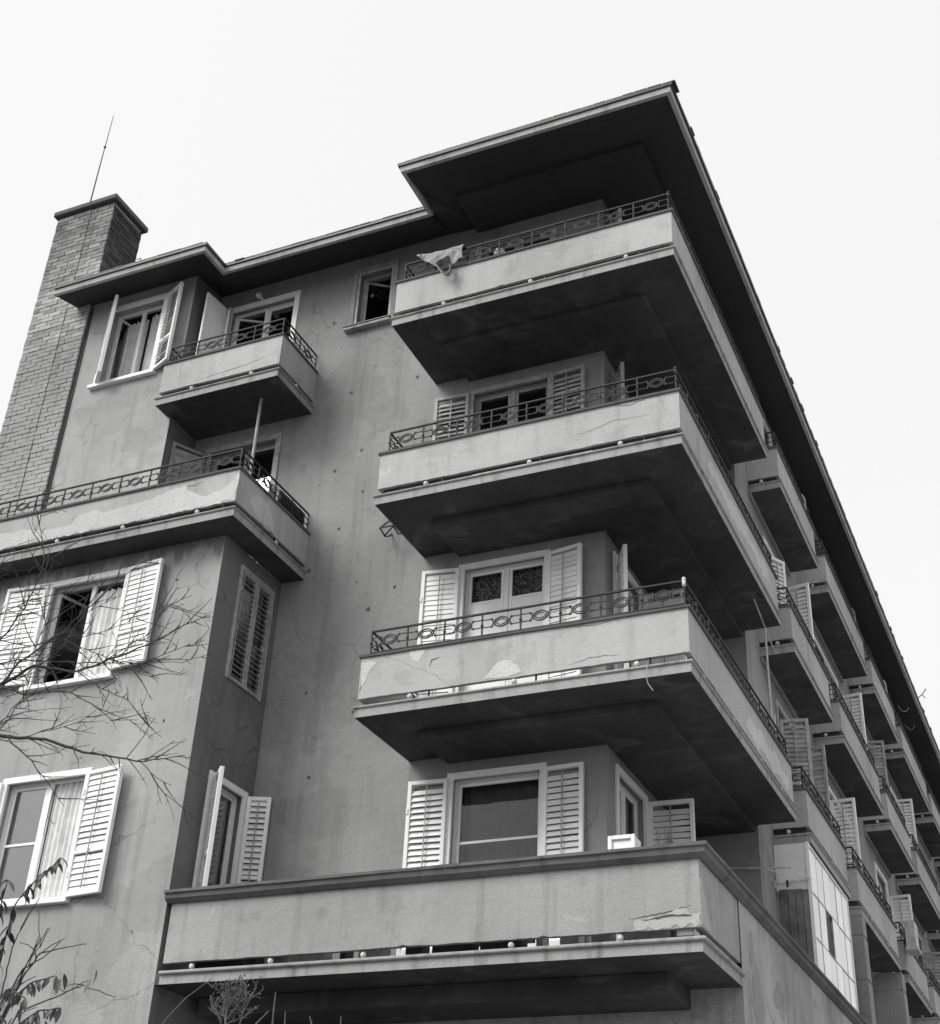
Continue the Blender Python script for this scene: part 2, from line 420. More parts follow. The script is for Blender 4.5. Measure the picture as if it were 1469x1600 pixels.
st = MB().prism([(-3.77,0.66),(-0.60,0.66),(-0.60,5.359),(-1.559,5.359),(-1.559,A-0.001),(-3.77,A-0.001)], 17.665, 17.78).build('soffit_step', 'eave', roof, 0.006)
fm = MB(); sweep(fm, EDGE, [(0.0, ZR-0.002), (0.012, ZR+0.088), (-0.06, ZR+0.088), (-0.06, ZR-0.002)])
fm.build('fascia', 'fascia', roof)
gm = MB(); EG = [(EDGE[0][0]+0.02, EDGE[0][1])] + EDGE[1:]
sweep(gm, dense(EG, 0.9), [(-0.02, ZR+0.092), (0.04, ZR+0.094), (0.045, ZR+0.145), (-0.02, ZR+0.145)])
for i, v in enumerate(gm.v): gm.v[i] = (v[0]+random.uniform(-.004,.004), v[1]+random.uniform(-.004,.004), v[2]+random.uniform(-.005,.006))
gm.build('gutter', 'gutter', roof)
tm = MB(); sweep(tm, EDGE, [(-0.03, ZR+0.10), (-0.03, ZR+0.14), (-1.3, ZR+0.55), (-1.3, ZR+0.50)])
tm.poly([(-12.3,1.4,ZR+0.5),(-0.6,1.0,ZR+0.52),(-0.6,END,ZR+0.52),(-9,END,ZR+0.52),(-9,14.2,ZR+0.52),(-12.3,14.2,ZR+0.5)])
tm.build('roof_deck', 'gutter', roof)

te = MB(); rr = random.Random(8); y = -0.3
while y < END:
    L_ = rr.uniform(0.18, 0.26); d_ = rr.uniform(0.0, 0.02)+(0.03 if rr.random() < 0.12 else 0); te.box(-0.1, 0.175+d_*0.5, y, y+L_-0.01, ZR+0.147, ZR+0.155+d_*0.5); y += L_
x = -11.4
while x < 0.1:
    L_ = rr.uniform(0.18, 0.26); d_ = rr.uniform(0.0, 0.008)+(0.012 if rr.random() < 0.1 else 0); yy = 0.095 if x < -8.3 else (0.70 if x < -4.3 else -0.315)
    te.box(x, x+L_-0.01, yy-0.045-d_, yy+0.2, ZR+0.147, ZR+0.158+d_*0.4); x += L_
te.build('tile_edge', 'gutter', roof)['kind'] = 'stuff'
# ------------------------------------------------------------------ balconies
rail_orn = MB()
def arc(sz, bot, half, top, r):
    sg = top+bot; rad = (half*half+sg*sg)/(2*sg); te = math.asin(min(1.0, half/rad))*(1 if sg < rad else 1)
    if sg > rad: te = math.pi-te
    rail_orn.tube([(rad*math.sin(-te+2*te*k/16), 0, sz*(rad-bot-rad*math.cos(-te+2*te*k/16))) for k in range(17)], r, 4)
for sz in (1, -1): arc(sz, 0.066, 0.128, 0.060, 0.0105); arc(sz, 0.038, 0.098, 0.045, 0.008)
for sx in (-1, 1):
    for sz in (-1, 1):
        rail_orn.tube([(sx*0.135, 0, sz*0.052), (sx*0.27, 0, sz*0.052)], 0.0078, 4)
        rail_orn.tube([(sx*0.118, 0, sz*0.052), (sx*0.150, 0, sz*0.052)], [0.003, 0.018], 4)
ORN = rail_orn.mesh('rail_ornament', 'iron')
pm = MB(); pm.tube([(0,0,0),(0,0,0.36)], 0.0125, 4); pm.ball((0,0,0.19), 0.020, 6, 4, (1,1,1.6)); pm.ball((0,0,0.19), 0.026, 6, 3, (1,1,.4))
POST = pm.mesh('rail_post', 'iron')
BALL = MB().ball((0,0,0), 0.036, 12, 8).mesh('spacer_ball', 'ball', True)

def railing(parent, path, z):
    """path: plan line of the rail, z: top of coping"""
    rp = path
    for h, r in ((0.05, 0.012), (0.355, 0.017)):
        m = MB()
        for a, b in zip(rp[:-1], rp[1:]):
            d = (Vector(b)-Vector(a)); n = max(2, int(d.length/0.6))
            pts = [(a[0]+d.x*k/n, a[1]+d.y*k/n, z+h+(random.uniform(-.004,.004) if 0 < k < n else 0)) for k in range(n+1)]
            m.tube(pts, r, 5)
        m.build('hand_rail' if h > 0.2 else 'bottom_rail', 'iron', parent)
    for a, b in zip(rp[:-1], rp[1:]):
        a = Vector(a); b = Vector(b); L = (b-a).length; n = max(1, round(L/0.545)); ang = math.atan2(b.y-a.y, b.x-a.x)
        for k in range(n+1):
            p = a.lerp(b, k/n)
            place('rail_post', POST, parent, (p.x, p.y, z-0.005), 0, rot=(random.uniform(-.015,.015), random.uniform(-.015,.015), 0))
            if k < n:
                c = a.lerp(b, (k+0.5)/n)
                place('rail_ornament', ORN, parent, (c.x, c.y, z+0.205+random.uniform(-.004,.004)), ang, scale=(L/n/0.545, 1, 1), rot=(0, random.uniform(-.02,.02), ang))

def parapet_mesh(path, z0, z1, th, chew=0.008, seed=1):
    rnd = random.Random(seed); pth = dense(path, 0.07); n = len(pth)
    outer = offset_path(pth, -0.012); inner = offset_path(pth, -0.012-th); mb = MB()
    ch = []; c = 0
    for k in range(n):
        c = 0.75*c + rnd.uniform(-chew, chew); ch.append(max(-0.012, min(0.03, c + (rnd.random() < 0.02)*0.018)))
    for k in range(n):
        for (p, z) in ((outer[k], z0+ch[k]), (outer[k], z1), (inner[k], z1), (inner[k], z0+0.008+ch[k]*0.5)): mb.v.append((p[0], p[1], z))
    for k in range(n-1):
        for j in range(4):
            l = (j+1) % 4; mb.f.append([4*k+j, 4*k+4+j, 4*k+4+l, 4*k+l])
    mb.f.append([0,1,2,3]); q = 4*(n-1); mb.f.append([q+3,q+2,q+1,q])
    return mb

def balcony(path, foot, z, label=None, step=None, balls=1.1, rail=True, ph=0.83, pmat='parapet', rail_in=0.06, railpath=None, chew=0.004, seed=1, cop=0.02, strip=True):
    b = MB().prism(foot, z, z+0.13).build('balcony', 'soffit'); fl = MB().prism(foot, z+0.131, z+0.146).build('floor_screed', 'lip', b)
    part(b)
    if label: b['label'] = label
    e = MB(); dp = dense(path, 0.5)
    sweep(e, dp, [(-0.02, z+0.003), (0.004, z-0.002), (0.006, z+0.112), (-0.02, z+0.112)]); e.build('slab_edge', 'edge', b)
    e = MB(); sweep(e, dp, [(-0.06, z+0.112), (0.02, z+0.112), (0.032, z+0.122), (0.032, z+0.136), (0.018, z+0.147), (-0.06, z+0.149)])
    e.build('slab_lip', 'edge', b)
    if step:
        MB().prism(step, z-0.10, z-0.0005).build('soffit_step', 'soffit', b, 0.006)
    parapet_mesh(path, z+0.255, z+ph, 0.075, chew, seed).build('parapet', pmat, b)
    c = MB(); cp = dense(path, 0.35)
    sweep(c, cp, [(-0.125, z+ph+0.001), (cop-0.005, z+ph-0.004), (cop, z+ph+0.026), (-0.125, z+ph+0.03)])
    for i, v in enumerate(c.v): c.v[i] = (v[0], v[1], v[2]+random.uniform(-.003, .003))
    c.build('coping', 'lip', b)
    if strip:
        e = MB(); sweep(e, path, [(-0.082, z+0.146), (-0.072, z+0.146), (-0.072, z+0.275), (-0.082, z+0.275)]); e.build('slot_shade_strip', 'darkstuff', b)  # added dark strip: paints shade into the slot and hides the sky behind
    bp = offset_path(path, -0.035)
    for a, d in zip(bp[:-1], bp[1:]):
        a = Vector(a); d = Vector(d); L = (d-a).length
        if L < 0.5: continue
        n = max(1, int(L/balls))
        for k in range(n):
            p = a.lerp(d, (k+0.5+random.uniform(-.08,.08))/n)
            place('spacer_ball', BALL, b, (p.x, p.y, z+0.203))
            m = MB().tube([(0,0,-0.05),(0,0,0.05)], 0.014, 5)
            s = a.lerp(d, min(0.99, (k+0.5)/n+0.06)); m.build('spacer_stub', 'iron', b, loc=(s.x, s.y, z+0.203))
    if rail:
        railing(b, offset_path(railpath or path, -rail_in), z+ph+0.028)
    return b

corner_path = [(-4.352, A), (-4.352, 0), (0, 0), (0, 5.362), (SX, 5.362)]
corner_foot = [(-4.352, 0), (0, 0), (0, 5.359), (-1.559, 5.359), (-1.559, A-0.001), (-4.352, A-0.001)]
corner_step = [(-3.78, 0.63), (-0.60, 0.63), (-0.60, 5.359), (-1.559, 5.359), (-1.559, A-0.001), (-3.78, A-0.001)]
corner_rail = [(-4.30, A), (-4.30, 0.0), (0, 0), (0, 5.362), (SX, 5.362)]
bal = {}
for i, (z, lb) in enumerate(((Z3, 'corner balcony with lace-curtained window behind'), (Z4, 'corner balcony with worn grey shutters behind'), (Z5, 'top corner balcony under the roof'))):
    bal[z] = balcony(corner_path, corner_foot, z, lb, corner_step, railpath=corner_rail, seed=10+i, strip=(z != Z3))
    m = MB(); m.tube([(-0.06,0.06,z+1.14),(-0.06,0.06,z+1.22)], 0.022, 8); m.ball((-0.06,0.06,z+1.235), 0.026, 8, 6, (1,1,1.3))
    m.build('rail_finial', 'ball' if z == Z3 else 'iron', bal[z], smooth=True)
bal['L4'] = balcony([(-13.9, -0.44), (-6.37, -0.44), (-6.37, A)], [(-13.9,-0.44),(-6.37,-0.44),(-6.37,A-0.001),(BX+0.001,A-0.001),(BX+0.001,-0.001),(-13.9,-0.001)], Z4,
    'long balcony above the bay with flaking plaster', ph=0.79, seed=21, chew=0.006)
bal['L5'] = balcony([(-8.94, 0.79), (-8.94, 0.45), (-6.61, 0.45), (-6.61, A)], [(-8.94,0.45),(-6.61,0.45),(-6.61,A-0.001),(-8.879,A-0.001),(-8.879,0.799),(-8.94,0.799)], Z5,
    'small balcony beside the top bay window', seed=22)
for k, (s, e) in enumerate(SEG):
    for z in (Z3, Z4, Z5):
        balcony([(SX, s), (0, s), (0, e), (SX, e)], [(SX+0.001, s), (0, s), (0, e), (SX+0.001, e)], z, seed=30+k*3+int(z), balls=1.5)
    mb = None
# terrace over the porch
tpath = [(-6.70, 0), (0, 0), (0, 1.609)]
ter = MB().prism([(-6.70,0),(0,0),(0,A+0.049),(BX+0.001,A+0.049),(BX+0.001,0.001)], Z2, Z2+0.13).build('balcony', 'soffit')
part(ter); ter['label'] = 'deep terrace balcony over the dark porch'
e = MB(); dp = dense(tpath, 0.5)
sweep(e, dp, [(-0.02, Z2+0.003), (0.004, Z2-0.002), (0.006, Z2+0.105), (-0.02, Z2+0.105)]); e.build('slab_edge', 'edge', ter)
e = MB(); sweep(e, dp, [(-0.06, Z2+0.107), (0.035, Z2+0.107), (0.05, Z2+0.12), (0.05, Z2+0.140), (0.03, Z2+0.152), (-0.06, Z2+0.154)]); e.build('slab_lip', 'edge', ter)
MB().prism([(-6.60,0.72),(-0.60,0.72),(-0.60,A+0.048),(-6.60,A+0.048)], Z2-0.22, Z2-0.001).build('soffit_step', 'soffit', ter, 0.01)
parapet_mesh([(-6.70, 0), (0, 0), (0, 1.612)], Z2+0.255, 6.20, 0.10, 0.004, 55).build('parapet', 'terracewall', ter)
c = MB(); cp = dense([(-6.76, 0), (0, 0), (0, 10.2)], 0.4)
sweep(c, cp, [(-0.14, 6.195), (0.02, 6.19), (0.075, 6.235), (0.085, 6.29), (0.11, 6.30), (0.11, 6.335), (-0.14, 6.34)])
for i, v in enumerate(c.v): c.v[i] = (v[0]+random.uniform(-.003,.003), v[1]+random.uniform(-.003,.003), v[2]+random.uniform(-.003,.003))
c.build('coping', 'coping', ter)
for x in (-6.3, -5.2, -3.97, -2.15, -0.9): place('spacer_ball', BALL, ter, (x, 0.055, Z2+0.205))
tf = MB().box(-6.7, -0.23, 0.15, A+0.2, Z2+0.131, Z2+0.152); tf.box(-1.55, -0.23, A+0.2, 10.2, Z2+0.131, Z2+0.152); tf.build('terrace_floor', 'coping', ter)

# pier faces of the ground storeys, laid in big blocks
for y, x0 in ((10.38, -0.6), (14.55, -0.56), (19.6, -0.56)):
    pr = MB().box(x0+0.02, -0.02, y+0.02, y+0.33, 0, Z3-0.002).build('pier', 'mortar'); part(pr)
    z = 0.02; k = 0
    while z < Z3-0.1:
        h = 0.74 if z > 5 else 0.72
        zz = min(z+h-0.025, Z3-0.003)
        MB().box(x0, 0.0, y, y+0.35, z, zz).build('block', 'wall', pr, 0.008); z += h
# trim under each side balcony
for s, e in SEG:
    for z in (Z3, Z4, Z5):
        part(MB().box(SX+0.001, SX+0.05, s, e, z-0.09, z-0.001).build('cornice_strip', 'wall', None, 0.01))

# ------------------------------------------------------------------ windows, shutters
def local(o, loc, rz): o.location = loc; o.rotation_euler = (0, 0, rz); return o
def window(loc, rz, wdt, hgt, depth=0.10, mull=True, bar=None, mat='white', casing=0.06, sill=False, panes=True, cas_out=0.03, sash_open=(), skip=(), solid=False):
    """local x along the wall (0..w), y into the wall, z up (0..h); the frame is the part"""
    f = MB()
    f.box(-casing, 0.03, -cas_out, 0.02, 0, hgt+casing); f.box(wdt-0.03, wdt+casing, -cas_out, 0.02, 0, hgt+casing); f.box(0.03, wdt-0.03, -cas_out, 0.02, hgt-0.03, hgt+casing)
    t = 0.05; y0, y1 = depth, depth+0.05
    f.box(0.001, t, y0, y1, 0.001, hgt-0.001); f.box(wdt-t, wdt-0.001, y0, y1, 0.001, hgt-0.001); f.box(t, wdt-t, y0, y1, hgt-t, hgt-0.001); f.box(t, wdt-t, y0, y1, 0.001, t)
    if mull: f.box(wdt/2-0.035, wdt/2+0.035, y0, y1, t, hgt-t)
    o = part(f.build('window', mat, None, 0.004)); o.parent = B; o.matrix_parent_inverse = BM; local(o, loc, rz)
    halves = [(t, wdt/2-0.035), (wdt/2+0.035, wdt-t)] if mull else [(t, wdt-t)]
    for i, (a, b) in enumerate(halves):
        if i in skip: continue
        s = MB(); u = 0.045
        opn = sash_open[i] if i < len(sash_open) else 0
        W = b-a-0.01
        s.box(0, u, 0, 0.035, 0, hgt-2*t-0.01); s.box(W-u, W, 0, 0.035, 0, hgt-2*t-0.01)
        s.box(u, W-u, 0, 0.035, 0, u); s.box(u, W-u, 0, 0.035, hgt-2*t-0.01-u, hgt-2*t-0.01)
        if bar: s.box(u, W-u, 0.002, 0.033, bar-0.018, bar+0.018)
        if i == len(halves)-1 and len(halves) > 1: so = s.build('sash', mat, o, 0.003, loc=(b-0.005, y0+0.008, t+0.005)); so.rotation_euler = (0,0,opn); so.scale = (-1,1,1)
        else: so = s.build('sash', mat, o, 0.003, loc=(a+0.005, y0+0.008, t+0.005)); so.rotation_euler = (0,0,opn)
        if panes:
            pz = [(u, hgt-2*t-u-0.01)] if not bar else [(u, bar-0.018), (bar+0.018, hgt-2*t-u-0.01)]
            for pi, (p, qv) in enumerate(pz):
                if solid and pi == 0:
                    g = MB().box(u, W-u, 0.008, 0.026, p, qv).build('panel', mat, o, loc=so.location); g.rotation_euler = so.rotation_euler; g.scale = so.scale; continue
                m = MB().box(u, W-u, 0.014, 0.018, p, qv)
                g = m.build('pane', 'glass', o, loc=so.location); g.rotation_euler = so.rotation_euler; g.scale = so.scale
    if sill:
        MB().box(-0.12, wdt+0.1, -0.09, 0.09, -0.07, -0.001).build('sill', sill, o, 0.006)
    return o
SLATS = {}
def shutter(hinge, rz, wdt, hgt, z0, mat='white', smat='slat', tilt=-0.48, jitter=0.07, mid=0.34, rod=True, holes=()):
    f = MB(); s = 0.055; th = 0.058
    f.box(0, s, 0, th, 0, hgt); f.box(wdt-s, wdt, 0, th, 0, hgt); f.box(s, wdt-s, 0, th, 0, s); f.box(s, wdt-s, 0, th, hgt-s, hgt)
    zm = hgt*mid
    if mid: f.box(s, wdt-s, 0, th, zm-0.025, zm+0.025)
    f.box(0.0, 0.03, -0.012, 0.0, hgt*0.15, hgt*0.15+0.08); f.box(0.0, 0.03, -0.012, 0.0, hgt*0.8, hgt*0.8+0.08)
    o = part(f.build('shutter', mat, None, 0.004)); o.parent = B; o.matrix_parent_inverse = BM; local(o, (hinge[0], hinge[1], z0), rz)
    key = (round(wdt-2*s, 3), smat)
    if key not in SLATS:
        SLATS[key] = MB().box(0.001, wdt-2*s-0.001, -0.0035, 0.0035, -0.042, 0.042).mesh('slat', smat)
    z = s+0.042; k = 0
    while z < hgt-s-0.035:
        if not (mid and abs(z-zm) < 0.055) and k not in holes:
            place('slat', SLATS[key], o, (s, th/2, z), rot=(tilt+random.uniform(-jitter, jitter), random.uniform(-.012, .012), 0))
        z += 0.080; k += 1
    if rod: MB().box(wdt/2-0.008, wdt/2+0.008, -0.022, -0.010, s+0.03, hgt-s-0.03).build('tilt_rod', 'greywood', o)
    return o
H90 = math.pi/2
def front_shutters(plane, x0, x1, w1, w2, z0, hgt, a1=6, a2=6, **kw):
    """leaves folded back on a wall that faces -Y"""
    # outside face must look away from the wall: left leaf is rotated by pi about z, its 'outside' turns inward, so it is hung mirrored
    r = shutter((x1+0.03, plane-0.075), -R(a2), w2, hgt, z0, **kw)
    l = shutter((x0-0.03-w1*math.cos(R(a1)), plane-0.075-w1*math.sin(R(a1))), R(a1), w1, hgt, z0, **kw)
    return l, r
# second storey window behind the terrace
z0, z1 = win_main[0][2], win_main[0][3]
window((WX0, A, z0), 0, WX1-WX0, z1-z0, 0.10, mull=False, bar=1.37)
front_shutters(A, WX0, WX1, 0.56, 0.55, z0, z1-z0-0.02, 3, 3)
# lace-curtained one
z0, z1 = win_main[1][2], win_main[1][3]
window((WX0, A, z0), 0, WX1-WX0, z1-z0, 0.09, bar=1.95, solid=True)
front_shutters(A, WX0, WX1, 0.56, 0.54, z0, z1-z0-0.01, 8, 10, jitter=0.03, tilt=-0.17)
# grey worn one
z0, z1 = win_main[2][2], win_main[2][3]
window((WX0, A, z0), 0, WX1-WX0, z1-z0, 0.09, bar=0.9, mat='greywood')
front_shutters(A, WX0, WX1, 0.57, 0.56, z0, z1-z0-0.01, 4, 5, mat='greywood', smat='greyslat')
z0, z1 = win_main[3][2], win_main[3][3]
window((WX0, A, z0), 0, WX1-WX0, z1-z0, 0.09, bar=0.9, mat='greywood')
# small top-floor window with ribbed casing
o = window((small[0], A, small[2]), 0, small[1]-small[0], small[3]-small[2], 0.14, mull=False, mat='greywood', casing=0.02, cas_out=0.01, sash_open=(R(35),))
sw, sh = small[1]-small[0], small[3]-small[2]
cm = MB(); cm.box(-0.10, -0.025, -0.028, 0.01, -0.02, sh+0.10); cm.box(sw+0.02, sw+0.10, -0.028, 0.01, -0.02, sh+0.10); cm.box(-0.02, sw+0.02, -0.028, 0.01, sh+0.02, sh+0.10)
cm.build('casing', 'edge', o)
for k in range(26):
    z = 0.0+k*0.047
    if z > sh: break
    MB().box(-0.098, -0.022, -0.036, -0.028, z, z+0.024).build('rib', 'edge', o); MB().box(sw+0.022, sw+0.098, -0.036, -0.028, z, z+0.024).build('rib', 'edge', o)
MB().box(-0.15, sw+0.06, -0.11, 0.02, -0.09, -0.03).build('sill', 'edge', o, 0.008); MB().box(-0.16, sw+0.07, -0.125, 0.02, -0.028, -0.012).build('sill_slab', 'gutter', o)
# bay windows
x0, x1, z0, z1 = bay_w[0]
window((x0, 0, z0), 0, x1-x0, z1-z0, 0.12, sill='white', mat='white', sash_open=(R(75), 0), skip=(1,))
front_shutters(0.0, x0, x1, 0.74, 0.66, z0+0.05, z1-z0-0.02, 4, 7, jitter=0.05, tilt=-0.2)
x0, x1, z0, z1 = bay_w[1]
window((x0, 0, z0), 0, x1-x0, z1-z0, 0.10, bar=0.78, sill='white', skip=(1,))
front_shutters(0.0, x0, x1, 0.70, 0.64, z0-0.01, z1-z0-0.0, 4, 8, jitter=0.10, tilt=-0.3)
# windows on the side of the bay (facing +X)
y0, y1, z0, z1 = side_w[0]
window((BX, y0, z0), H90, y1-y0, z1-z0, 0.12, mull=False, casing=0.05, mat='greywood')
shutter((BX+0.03, y0+0.005), H90, 0.40, z1-z0-0.02, z0+0.01, mat='greywood', smat='greyslat', tilt=-0.95, jitter=0.06, mid=0, rod=False)
shutter((BX+0.03, y0+0.415), H90, 0.40, z1-z0-0.02, z0+0.01, mat='greywood', smat='greyslat', tilt=-0.95, jitter=0.06, mid=0, rod=False, holes=(9,))
y0, y1, z0, z1 = side_w[1]
window((BX, y0, z0), H90, y1-y0, z1-z0, 0.10, mull=False, casing=0.06)
shutter((BX+0.05, y0+0.0), -R(46), 0.40, z1-z0, z0)                       # stands out into the air
shutter((BX+0.05, y1+0.02), R(22), 0.33, z1-z0, z0)
# top bay window
x0, x1, z0, z1 = top_w
window((x0, 0.80, z0), 0, x1-x0, z1-z0, 0.16, mull=True, sill='white', sash_open=(R(70), R(-50)))
shutter((x0-0.03, 0.76), -R(43), 0.47, z1-z0+0.02, z0)
shutter((x1+0.03, 0.76), -R(24), 0.47, z1-z0+0.02, z0, jitter=0.05)
# doors to the left balconies
def door(opening, plane_loc, rz, mat, w_, h_):
    return window(plane_loc, rz, w_, h_, 0.12, mull=True, bar=0.85, mat=mat, casing=0.07, sash_open=(R(30), 0))
door(door5, (door5[0], A, door5[2]), 0, 'white', door5[1]-door5[0], door5[3]-door5[2])
def panel_leaf(hinge, rz, wdt, hgt, z0, mat):
    f = MB(); s = 0.07
    f.box(0, s, 0, 0.045, 0, hgt); f.box(wdt-s, wdt, 0, 0.045, 0, hgt); f.box(s, wdt-s, 0, 0.045, 0, s*1.5); f.box(s, wdt-s, 0, 0.045, hgt-s, hgt); f.box(s, wdt-s, 0, 0.045, hgt*0.38, hgt*0.38+s)
    o = part(f.build('shutter', mat, None, 0.004)); local(o, (hinge[0], hinge[1], z0), rz)
    MB().box(s+0.001, wdt-s-0.001, 0.014, 0.03, s*1.5+0.001, hgt*0.38-0.001).build('panel', mat, o); MB().box(s+0.001, wdt-s-0.001, 0.014, 0.03, hgt*0.38+s+0.001, hgt-s-0.001).build('panel', mat, o)
    return o
panel_leaf((-8.62, A-0.04), -R(97), 0.62, 2.5, Z5+0.2, 'white')
panel_leaf((-8.55, A-0.10), -R(91), 0.06, 2.5, Z5+0.2, 'white')
door(door4, (door4[0], A, door4[2]), 0, 'greywood', door4[1]-door4[0], door4[3]-door4[2])
shutter((-8.60, A-0.05), -R(120), 0.60, 2.55, Z4+0.2, mat='greywood', smat='greyslat')
# loggia doors on the side wall behind the corner balconies
for i, z in enumerate((Z2, Z3, Z4, Z5)):
    a, b, c, d = log_w[i]
    m_ = 'white' if i != 2 else 'greywood'
    window((-1.56, a, c), H90, b-a, d-c, 0.10, bar=0.9, mat=m_)
    shutter((-1.53, b+0.03), -R(4) if i else R(3), 0.62, d-c-0.02, c, mat=m_, smat='slat' if i != 2 else 'greyslat', tilt=-0.5 if i == 0 else 0.5, holes=(22, 23) if i == 0 else ())
    if i: shutter((-1.50, a-0.02), R(-60), 0.36, d-c-0.02, c, mat=m_, smat='slat' if i != 2 else 'greyslat')
# side elevation doors
SIDE_LEAVES = {(0,0): (12, -4), (0,1): (60, -10), (1,0): (-5, None), (1,1): (None, -8), (2,0): (None, -6), (2,1): (10, None), (3,1): (0, None), (3,0): (None, 5)}
for k, (s, e) in enumerate(SEG):
    for i, z in enumerate((Z3, Z4, Z5)):
        if k > 3: continue
        a, b = s+0.95, e-0.75
        m_ = 'white' if (k+i) % 3 else 'greywood'
        window((SX, a, z+0.25), H90, b-a, 2.47, 0.10, bar=0.9, mat=m_)
        sm = 'slat' if m_ == 'white' else 'greyslat'
        near, far = SIDE_LEAVES.get((k, i), (None, None))
        if near is not None: shutter((SX+0.04, a), R(near), 0.46, 2.15, z+0.28, mat=m_, smat=sm)
        if far is not None: shutter((SX+0.04, b), R(far), 0.46, 2.15, z+0.28, mat=m_, smat=sm, tilt=-0.4)

# ------------------------------------------------------------------ chimney of brick, with right-hand set-back
core = MB().box(-12.50, -11.72, 0.73, 1.59, Z4, 20.26); core.box(-11.72, -11.20, 0.742, 1.59, Z4, 20.26)
ch = part(core.build('chimney', 'mortar'))
ch['label'] = 'tall brick chimney stack with dark side'
BW_, BH_, PITCH_ = 0.262, 0.082, 0.095
brick_me = [MB().box(0, BW_, 0, 0.03, 0, BH_).mesh('brick', 'brick'), MB().box(0, BW_, 0, 0.03, 0, BH_).mesh('brick', 'darkbrick')]
spots = []                                               # x, y, z, width, rz
def lay(x0, x1, y, z0, z1, rz, face):
    row = 0; z = z0
    while z + BH_ <= z1:
        p = x0; first = row % 2
        while p < x1-0.03:
            wd = BW_*0.5 if (first and p == x0) else BW_
            wd = min(wd, x1-p)
            spots.append((p, y, z, wd, face)); p += wd+0.012
        row += 1; z += PITCH_
lay(-12.52, -11.71, 0.705, Z4+0.16, 20.26, 0, 'F')
lay(-11.70, -11.17, 0.717, Z4+0.16, 20.26, 0, 'F')
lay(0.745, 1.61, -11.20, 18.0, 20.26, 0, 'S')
spots.sort(key=lambda s: -s[2])
rest = MB(); nb = 0
for (p, y, z, wd, face) in spots:
    jx, jy = random.uniform(-.004, .004), random.uniform(-.006, .006)
    if nb < 300:
        if face == 'F': place('brick', brick_me[0], ch, (p+jx, y+jy, z), scale=(wd/BW_, 1, 1))
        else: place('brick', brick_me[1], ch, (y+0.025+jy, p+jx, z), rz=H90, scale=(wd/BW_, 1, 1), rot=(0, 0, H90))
        nb += 1
    elif face == 'F': rest.box(p+jx, p+wd+jx, y+jy, y+0.03+jy, z, z+BH_)
ro = rest.build('brickwork', 'brick', ch); ro['kind'] = 'stuff'
cp = MB().box(-12.60, -11.10, 0.63, 1.70, 20.265, 20.385).build('chimney_cap', 'cap', ch, 0.015)
part(MB().tube([(-11.145, 0.785, Z4), (-11.145, 0.785, 17.65)], 0.02, 6).build('drainpipe', 'gutter'))

# ------------------------------------------------------------------ flaked plaster, chips
def patch(parent, plane, pts, mat, thick=0.004, seed=0, rough=0.02, outward=0.0):
    rnd = random.Random(seed); out = []
    n = len(pts)
    for i in range(n):
        a = Vector(pts[i]); b = Vector(pts[(i+1) % n]); k = max(1, int((b-a).length/0.05))
        for j in range(k):
            p = a.lerp(b, j/k); r = rough if j else rough*0.5
            out.append((p.x+rnd.uniform(-r, r), p.y+rnd.uniform(-r, r)))
    axis, pos = plane; mb = MB(); m = len(out)
    F = (lambda u, z, d: (u, pos-d, z)) if axis == 'Y' else (lambda u, z, d: (pos+d, u, z))
    mb.v = [F(u, z, thick) for u, z in out] + [F(u, z, -0.002) for u, z in out]
    mb.f = [list(range(m))] + [[i, m+i, m+(i+1) % m, (i+1) % m] for i in range(m)]
    o = mb.build('plaster_patch', mat, parent); return o
L4 = bal['L4']; yL = -0.44+0.012
patch(L4, ('Y', yL), [(-11.2,11.77),(-6.39,11.77),(-6.39,12.24),(-6.45,12.12),(-6.62,11.98),(-6.95,11.95),(-7.15,12.07),(-7.3,12.20),(-7.55,12.19),(-7.9,12.10),(-8.4,12.06),(-8.7,12.05),(-8.95,12.13),(-9.2,12.08),(-9.3,11.95),(-9.8,11.94),(-10.2,12.04),(-10.6,12.05),(-11.2,12.10)], 'patch', 0.004, 3, 0.022)
xs = -6.37-0.012
patch(L4, ('X', xs), [(-0.1,11.95),(0.05,12.14),(0.35,12.18),(0.55,12.0),(0.6,11.8),(0.42,11.85),(0.3,11.78),(0.1,11.82)], 'patch', 0.004, 4, 0.02)
b3 = bal[Z3]; yb = 0.012; xb = -0.012
patch(b3, ('Y', yb), [(-2.60,8.63),(-2.42,8.62),(-2.25,8.63),(-2.1,8.66),(-2.16,8.76),(-2.26,8.84),(-2.34,8.86),(-2.43,8.82),(-2.53,8.71)], 'patch', 0.004, 5, 0.01)
patch(b3, ('X', xb), [(2.6,8.75),(2.9,8.98),(3.1,8.92),(3.5,9.0),(3.9,8.93),(4.3,9.02),(4.7,8.9),(5.1,8.9),(5.0,8.66),(4.5,8.72),(4.1,8.64),(3.5,8.72),(3.1,8.66)], 'patch', 0.004, 6, 0.03)
patch(bal[Z4], ('X', xb), [(1.2,11.95),(1.6,12.2),(2.3,12.1),(3.0,12.22),(3.8,12.15),(4.6,12.2),(5.0,12.0),(4.4,11.88),(3.6,11.98),(2.8,11.85),(2.0,11.95)], 'patch', 0.003, 7, 0.05)
patch(b3, ('Y', yb), [(-4.32,8.7),(-4.22,8.95),(-4.1,9.08),(-4.18,9.12),(-4.32,9.1)], 'patch', 0.004, 8, 0.012)
patch(b3, ('Y', yb), [(-3.65,9.17),(-3.6,9.05),(-3.5,9.0),(-3.42,9.17)], 'patch', 0.004, 9, 0.012)
patch(ter, ('Y', yb), [(-0.72,5.49),(-0.75,5.57),(-0.45,5.60),(-0.3,5.66),(-0.02,5.62),(-0.02,5.50)], 'parapet', 0.005, 10, 0.03)
